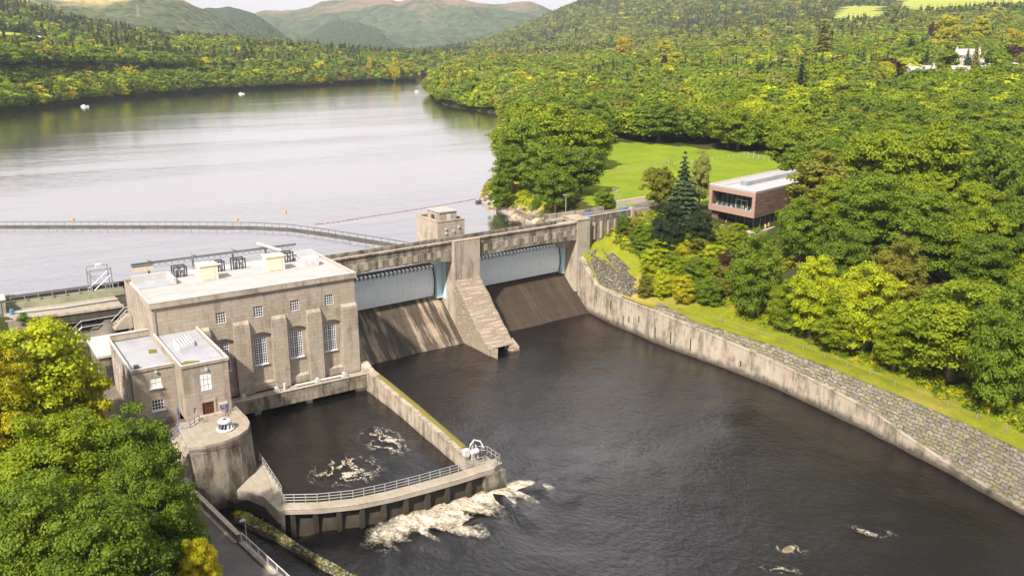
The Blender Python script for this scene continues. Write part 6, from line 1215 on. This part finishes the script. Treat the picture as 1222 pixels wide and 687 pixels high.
vis = (pr_[:, 0] > -70) & (pr_[:, 0] < 1290) & (pr_[:, 1] > -60) & (pr_[:, 1] < 760); pts = pts[vis]; gz = gz[vis]; dep = dep[vis]; pr_ = pr_[vis]
nT = len(pts); left = (pr_[:, 0] < 560) & (dep > 500)
fn = vnoise(pts[:, 0], pts[:, 1], 70, 21) ; fn2 = vnoise(pts[:, 0], pts[:, 1], 160, 22); dl = sdist(pts, lake_poly)
pc_ = np.where(left, np.where(dl < 55, .04, np.where(fn > .35, .85, .25)), np.where(dep < 420, .0, np.where(dep > 1100, np.where(fn2 > .5, .7, .15), np.where((fn > .72) & (fn2 > .4), .6, .03))))
isC = r_.uniform(size=nT) < pc_
hh = np.where(isC, r_.uniform(11, 20, nT), r_.uniform(10, 16.5, nT)) * np.where(dep > 1400, .85, 1.0); hh = np.where((sdist(pts, lawn_poly) < 30) & (dep < 400), r_.uniform(12, 17, nT), hh)
rad = np.where(isC, hh * r_.uniform(.17, .24, nT), hh * r_.uniform(.36, .5, nT)); rad = np.where(dep > 1400, rad * 1.35, rad); rad = np.where((dep > 800) & (dep <= 1400), rad * 1.2, rad); rad = np.where(~isC & (dep > 230) & (dep <= 1400), rad * r_.uniform(1.0, 1.55, nT), rad)
names_b = ['mid', 'bright', 'green', 'olive', 'lime', 'yellow', 'gold', 'dark', 'birch', 'copper', 'blue']
def pick(i):
    c = r_.uniform(); n = fn[i]
    if isC[i]: return ['pine', 'deep', 'blue', 'olive'][int(min(3, c * 4 if c < .95 else 3))] if c > .25 else 'dark'
    if left[i]:
        return 'yellow' if c < .09 else 'lime' if c < .13 else 'mid' if c < .48 else 'green' if c < .72 else 'olive' if c < .86 else 'bright'
    if dep[i] > 900: return 'olive' if c < .25 else 'yellow' if c < .32 else 'birch' if c < .5 else 'mid' if c < .75 else 'green' if c < .85 else 'bright'
    if dep[i] > 450: return 'yellow' if c < .025 else 'lime' if c < .08 else 'bright' if c < .44 else 'mid' if c < .74 else 'olive' if c < .84 else 'green' if c < .92 else 'birch' if c < .996 else 'copper'
    return 'bright' if c < .40 else 'mid' if c < .72 else 'green' if c < .85 else 'lime' if c < .93 else 'olive'
cn = [pick(i) for i in range(nT)]
size = hh * rad / dep ** 2
order = np.argsort(-size); quota = {False: 300 - nspec, True: 150}; indiv = np.zeros(nT, bool)
for i in order:
    c = bool(isC[i])
    if quota[c] > 0: indiv[i] = True; quota[c] -= 1
word = {'mid': 'mid green', 'bright': 'bright green', 'green': 'deep green', 'olive': 'olive toned', 'lime': 'lime green', 'yellow': 'yellowing', 'gold': 'golden', 'dark': 'very dark', 'birch': 'pale grey green', 'copper': 'dark red leaved', 'blue': 'blue green', 'pine': 'dark green', 'deep': 'almost black green'}
def region(i):
    x, y = pr_[i]; d = dep[i]
    if left[i]: return 'wood on the far left shore' if dl[i] > 40 else 'tree line along the far left shore'
    if x < 740 and d > 300 and d < 750: return 'wooded point jutting into the loch'
    if x > 860 and d < 260: return 'woodland right of the visitor building'
    if d < 420: return 'wood just behind the lawn' if x < 980 else 'wood above the visitor building'
    return 'hillside wood above the lawn' if x < 1000 else 'hillside wood round the white houses'
for i in np.nonzero(indiv)[0]:
    k = 'c' if isC[i] else 'b'; rg = region(i); col = np.array(G[cn[i]]) * r_.uniform(.85, 1.15)
    tree(k, pts[i, 0], pts[i, 1], gz[i] - .3, hh[i], rad[i], tuple(col), f"{word[cn[i]]} {'conifer' if isC[i] else 'broadleaf tree'} in the {rg}", 'tree', f"{'conifers' if isC[i] else 'broadleaf trees'} in the {rg}", seed=int(i) * 3 + 1, dep=dep[i])
# the rest of the forest: one mass
def tmpl(kind, lod, i):
    nl, ls, K = {0: (1100, 1.15, 40), 1: (420, 1.75, 26), 2: (140, 2.4, 14), 3: (46, 3.6, 8)}[lod]
    if kind == 'b':
        V, c, cr = crown_pts(900 + i + lod * 10, K, nl, ls, zb=-.06)
    else: V = conifer_pts(950 + i, nl, ls * 1.1, layers=8)
    V = V.reshape(-1, 4, 3)
    # solid heart so the crown is not see-through
    r = np.random.default_rng(i); n = 26 if lod < 3 else 12
    d = rdir(n, r); 
    if kind == 'b': p_ = d * np.array([4.4, 4.4, 5.2]) + [0, 0, 8.4]; q = cards(p_, d, 4.6, r)
    else:
        zz = r.uniform(2, 15, n); a = r.uniform(0, 2 * PI, n); rr_ = (1 - zz / 18) * 2.0; p_ = np.stack([np.cos(a) * rr_, np.sin(a) * rr_, zz], 1); nn = np.stack([np.cos(a), np.sin(a), np.full(n, .3)], 1); q = cards(p_, nn, 3.2, r)
    return np.vstack([V.reshape(-1, 3), q])
VV = []; CC = []
for kind, flag in (('b', False), ('c', True)):
    for lod, (lo, hi) in enumerate(((0, 520), (520, 850), (850, 1400), (1400, 9999))):
        for v in range(4):
            idx = np.nonzero(~indiv & (isC == flag) & (dep >= lo) & (dep < hi) & (np.arange(nT) % 4 == v))[0]
            if not len(idx): continue
            t0 = tmpl(kind, lod, v); an_ = r_.uniform(0, 2 * PI, len(idx)); H0, R0 = (16, 6.5) if kind == 'b' else (18, 3.6)
            ca, sa = np.cos(an_)[:, None], np.sin(an_)[:, None]; sx = (rad[idx] / R0)[:, None]; sz = (hh[idx] / H0)[:, None]
            X_ = (t0[None, :, 0] * ca - t0[None, :, 1] * sa) * sx + pts[idx, 0][:, None]; Y_ = (t0[None, :, 0] * sa + t0[None, :, 1] * ca) * sx + pts[idx, 1][:, None]; Z_ = t0[None, :, 2] * sz + gz[idx][:, None] - .3
            VV.append(np.stack([X_, Y_, Z_], -1).reshape(-1, 3)); cc = np.array([G[cn[i]] for i in idx]) * r_.uniform(.8, 1.2, (len(idx), 1)); CC.append(np.repeat(np.concatenate([cc, np.ones((len(idx), 1))], 1), len(t0), 0))
VV = np.vstack(VV); CC = np.vstack(CC).astype(np.float32)
me = quads_mesh('far_forest', VV, 'leaves_far'); at = me.attributes.new('tint', 'FLOAT_COLOR', 'POINT'); at.data.foreach_set('color', CC.ravel())
o = bpy.data.objects.new('far_forest', me); COL.objects.link(o); tag(o, 'dense mixed forest covering the far shores and hillsides', 'forest', kind='stuff')
print('trees', nT, 'indiv', indiv.sum(), 'spec', nspec, 'quads', len(VV) // 4)
# undergrowth along the wood edge, fish ladder tufts, shore plants
def undergrowth(name, spots, lb, ls=.4, n=120):
    out = []; r = np.random.default_rng(5); cc = []
    for x, y, z, rr_, c_ in spots:
        d = rdir(n, r); d[:, 2] = np.abs(d[:, 2]); p_ = np.array([x, y, z]) + d * rr_ * r.uniform(.5, 1.05, (n, 1)) * np.array([1, 1, .7]); nn = d + r.normal(size=d.shape) * .5; nn /= np.linalg.norm(nn, axis=1)[:, None]; out.append(cards(p_, nn, ls * r.uniform(.6, 1.3, n), r)); cc.append(np.repeat(np.array([[*(np.array(G[c_]) * r.uniform(.8, 1.2)), 1]]), n * 4, 0))
    me = quads_mesh(name, np.vstack(out), 'leaves_far'); at = me.attributes.new('tint', 'FLOAT_COLOR', 'POINT'); at.data.foreach_set('color', np.vstack(cc).astype(np.float32).ravel()); o = bpy.data.objects.new(name, me); COL.objects.link(o); tag(o, lb, 'undergrowth', kind='stuff')
sp1 = []; rr = random.Random(9)
for k in range(520):
    y = rr.uniform(30, 128); x = bx(y) + 8 + rr.uniform(0, 12) * (1 if rr.random() < .7 else .4); 
    if y > 108: x += 2
    sp1.append((x, y, tz(x, y) - .1, rr.uniform(.5, 1.5), rr.choice(['mid', 'bright', 'green', 'olive', 'lime', 'yellow'])))
for k in range(520):
    y = rr.uniform(112, 150); x = rr.uniform(126, 150); sp1.append((x, y, tz(x, y) - .1, rr.uniform(.6, 1.6), rr.choice(['mid', 'bright', 'yellow', 'olive', 'lime', 'olive'])))
undergrowth('undergrowth', sp1, 'rough green undergrowth along the foot of the right bank trees')
sp2 = []
for k in range(70): u = rr.random(); i = rr.randrange(0, len(cw) - 1); q = lerp(cw[i], cw[i + 1], u); sp2.append((q[0] + rr.uniform(-.3, .3), q[1] + rr.uniform(-.3, .3), .8, rr.uniform(.12, .45) * (1.8 if i < 3 else .7), rr.choice(['lime', 'bright', 'yellow'])))
for k in range(120): kk = rr.uniform(0, 34); sp2.append((22.3 + kk * .15 + rr.uniform(-.5, .5), 85 - kk, 3.5, rr.uniform(.2, .5), rr.choice(['lime', 'bright', 'mid'])))
undergrowth('weeds', sp2, 'yellow green weeds on the curved stone wall and channel edge', .16, 50)
sp3 = []
for k in range(260):
    u = rr.random(); y = 172 + u * 62; x = float(np.interp(y, [172, 193, 217, 234], [127, 128, 134, 146])) + rr.uniform(1, 9); sp3.append((x, y, tz(x, y) - .1, rr.uniform(.4, 1.2), rr.choice(['olive', 'mid', 'lime', 'green', 'yellow'])))
undergrowth('shore_plants', sp3, 'low scrub on the rocky headland shore above the water', .35, 60)
# pale shore rocks of the headland
for k, (px, py, w_) in enumerate(((579, 238, 2.2), (590, 245, 2.8), (603, 249, 2.4), (617, 256, 2.6), (630, 261, 2.2), (642, 265, 2.0), (609, 244, 2.0), (585, 240, 1.8))):
    x, y, _ = P(px, py, LAKE + .4); r = np.random.default_rng(k); rows = []
    for t_, zz in ((1.05, -1.0), (1.0, .3), (.75, 1.0), (.35, 1.35), (.04, 1.4)): rows.append([(x + w_ * t_ * math.cos(a) * r.uniform(.85, 1.2), y + w_ * .8 * t_ * math.sin(a) * r.uniform(.85, 1.2), LAKE + zz * r.uniform(.9, 1.1)) for a in np.linspace(0, 2 * PI, 10)[:-1]])
    b = MB().loft(rows, True); single('shore_rock', b, 'rock', 'pale boulder on the headland shore at the water edge', 'rock', 'pale rocks along the headland shore')
# ------------------------------------------------------------------ HAZE
b = MB().box(-3200, 5400, -340, 5400, -8, 460); hz = b.build('haze', M['road'])
hm = bpy.data.materials.new('haze_air'); hm.use_nodes = True; hm.node_tree.nodes.clear(); ho = hm.node_tree.nodes.new('ShaderNodeOutputMaterial'); hv = hm.node_tree.nodes.new('ShaderNodeVolumePrincipled'); hv.inputs['Color'].default_value = (.86, .92, 1, 1); hv.inputs['Density'].default_value = .00009; hv.inputs['Anisotropy'].default_value = .2
hm.node_tree.links.new(hv.outputs[0], ho.inputs['Volume']); hz.data.materials.clear(); hz.data.materials.append(hm); tag(hz, 'thin pale haze over the whole valley', 'haze', kind='stuff')
# ------------------------------------------------------------------ SKY, SUN, CAMERA
SUN_EL, sdir = 45.0, Vector((-.87, -.50, 0)).normalized()
w = bpy.data.worlds.new('World'); scene.world = w; w.use_nodes = True; nt = w.node_tree; nt.nodes.clear()
out = nt.nodes.new('ShaderNodeOutputWorld'); bg = nt.nodes.new('ShaderNodeBackground'); bg2 = nt.nodes.new('ShaderNodeBackground'); mx = nt.nodes.new('ShaderNodeMixShader')
sky = nt.nodes.new('ShaderNodeTexSky'); sky.sky_type = 'NISHITA'; sky.sun_disc = False; sky.sun_elevation = math.radians(SUN_EL); sky.sun_rotation = math.atan2(sdir.x, sdir.y); bg.inputs['Strength'].default_value = .055
nt.links.new(sky.outputs[0], bg.inputs['Color'])
tc = nt.nodes.new('ShaderNodeTexCoord'); mp = nt.nodes.new('ShaderNodeMapping'); mp.inputs['Scale'].default_value = (1.6, 1.6, 5.0); nt.links.new(tc.outputs['Generated'], mp.inputs['Vector'])
nz = nt.nodes.new('ShaderNodeTexNoise'); nz.inputs['Scale'].default_value = 1.3; nz.inputs['Detail'].default_value = 7; nz.inputs['Roughness'].default_value = .55; nt.links.new(mp.outputs[0], nz.inputs['Vector'])
cr = nt.nodes.new('ShaderNodeValToRGB'); cr.color_ramp.elements[0].position = .36; cr.color_ramp.elements[0].color = (.80, .775, .79, 1); cr.color_ramp.elements[1].position = .60; cr.color_ramp.elements[1].color = (.98, .95, .95, 1); nt.links.new(nz.outputs[0], cr.inputs[0])
vd = nt.nodes.new('ShaderNodeVectorMath'); vd.operation = 'DOT_PRODUCT'; nt.links.new(tc.outputs['Generated'], vd.inputs[0]); vd.inputs[1].default_value = Vector((.632 * .905, .775 * .905, .425)).normalized()
gr = nt.nodes.new('ShaderNodeMapRange'); gr.inputs[1].default_value = .978; gr.inputs[2].default_value = .998; gr.inputs[3].default_value = 1.0; gr.inputs[4].default_value = 10.0; gr.interpolation_type = 'SMOOTHSTEP'; nt.links.new(vd.outputs['Value'], gr.inputs[0])
vm = nt.nodes.new('ShaderNodeVectorMath'); vm.operation = 'SCALE'; nt.links.new(cr.outputs[0], vm.inputs[0]); nt.links.new(gr.outputs[0], vm.inputs['Scale']); nt.links.new(vm.outputs[0], bg2.inputs['Color']); bg2.inputs['Strength'].default_value = .62
sx = nt.nodes.new('ShaderNodeSeparateXYZ'); nt.links.new(tc.outputs['Generated'], sx.inputs[0]); rz = nt.nodes.new('ShaderNodeValToRGB')
while len(rz.color_ramp.elements) < 4: rz.color_ramp.elements.new(.5)
for e_, (p_, v_) in zip(rz.color_ramp.elements, ((.20, .96), (.36, .26), (.55, .30), (.75, 1.0))): e_.position = p_; e_.color = (v_, v_, v_, 1)
nt.links.new(sx.outputs[2], rz.inputs[0])
nt.links.new(rz.outputs[0], mx.inputs[0]); nt.links.new(bg.outputs[0], mx.inputs[1]); nt.links.new(bg2.outputs[0], mx.inputs[2]); nt.links.new(mx.outputs[0], out.inputs[0])
sl = bpy.data.lights.new('sun', 'SUN'); sl.energy = 4.6; sl.angle = math.radians(2.2); sl.color = (1.0, .93, .82); so = bpy.data.objects.new('sun', sl); COL.objects.link(so)
tosun = Vector((sdir.x * math.cos(math.radians(SUN_EL)), sdir.y * math.cos(math.radians(SUN_EL)), math.sin(math.radians(SUN_EL)))); so.rotation_euler = tosun.to_track_quat('Z', 'Y').to_euler(); so.location = (0, 0, 300)
cam = bpy.data.cameras.new('camera'); cam.lens = 36 * F / 1222; cam.sensor_width = 36; cam.clip_end = 20000; cam.clip_start = .5; co = bpy.data.objects.new('camera', cam); COL.objects.link(co)
co.location = (0, 0, H); fwd = Vector((hd[0] * cp, hd[1] * cp, -sp)); co.rotation_euler = fwd.to_track_quat('-Z', 'Y').to_euler(); scene.camera = co
scene.render.engine = 'CYCLES'; scene.view_settings.view_transform = 'Standard'; scene.view_settings.look = 'None'; scene.view_settings.exposure = .9; scene.view_settings.gamma = 1
scene.cycles.max_bounces = 6; scene.cycles.transparent_max_bounces = 8; scene.cycles.diffuse_bounces = 2; scene.cycles.glossy_bounces = 3; scene.cycles.volume_bounces = 0
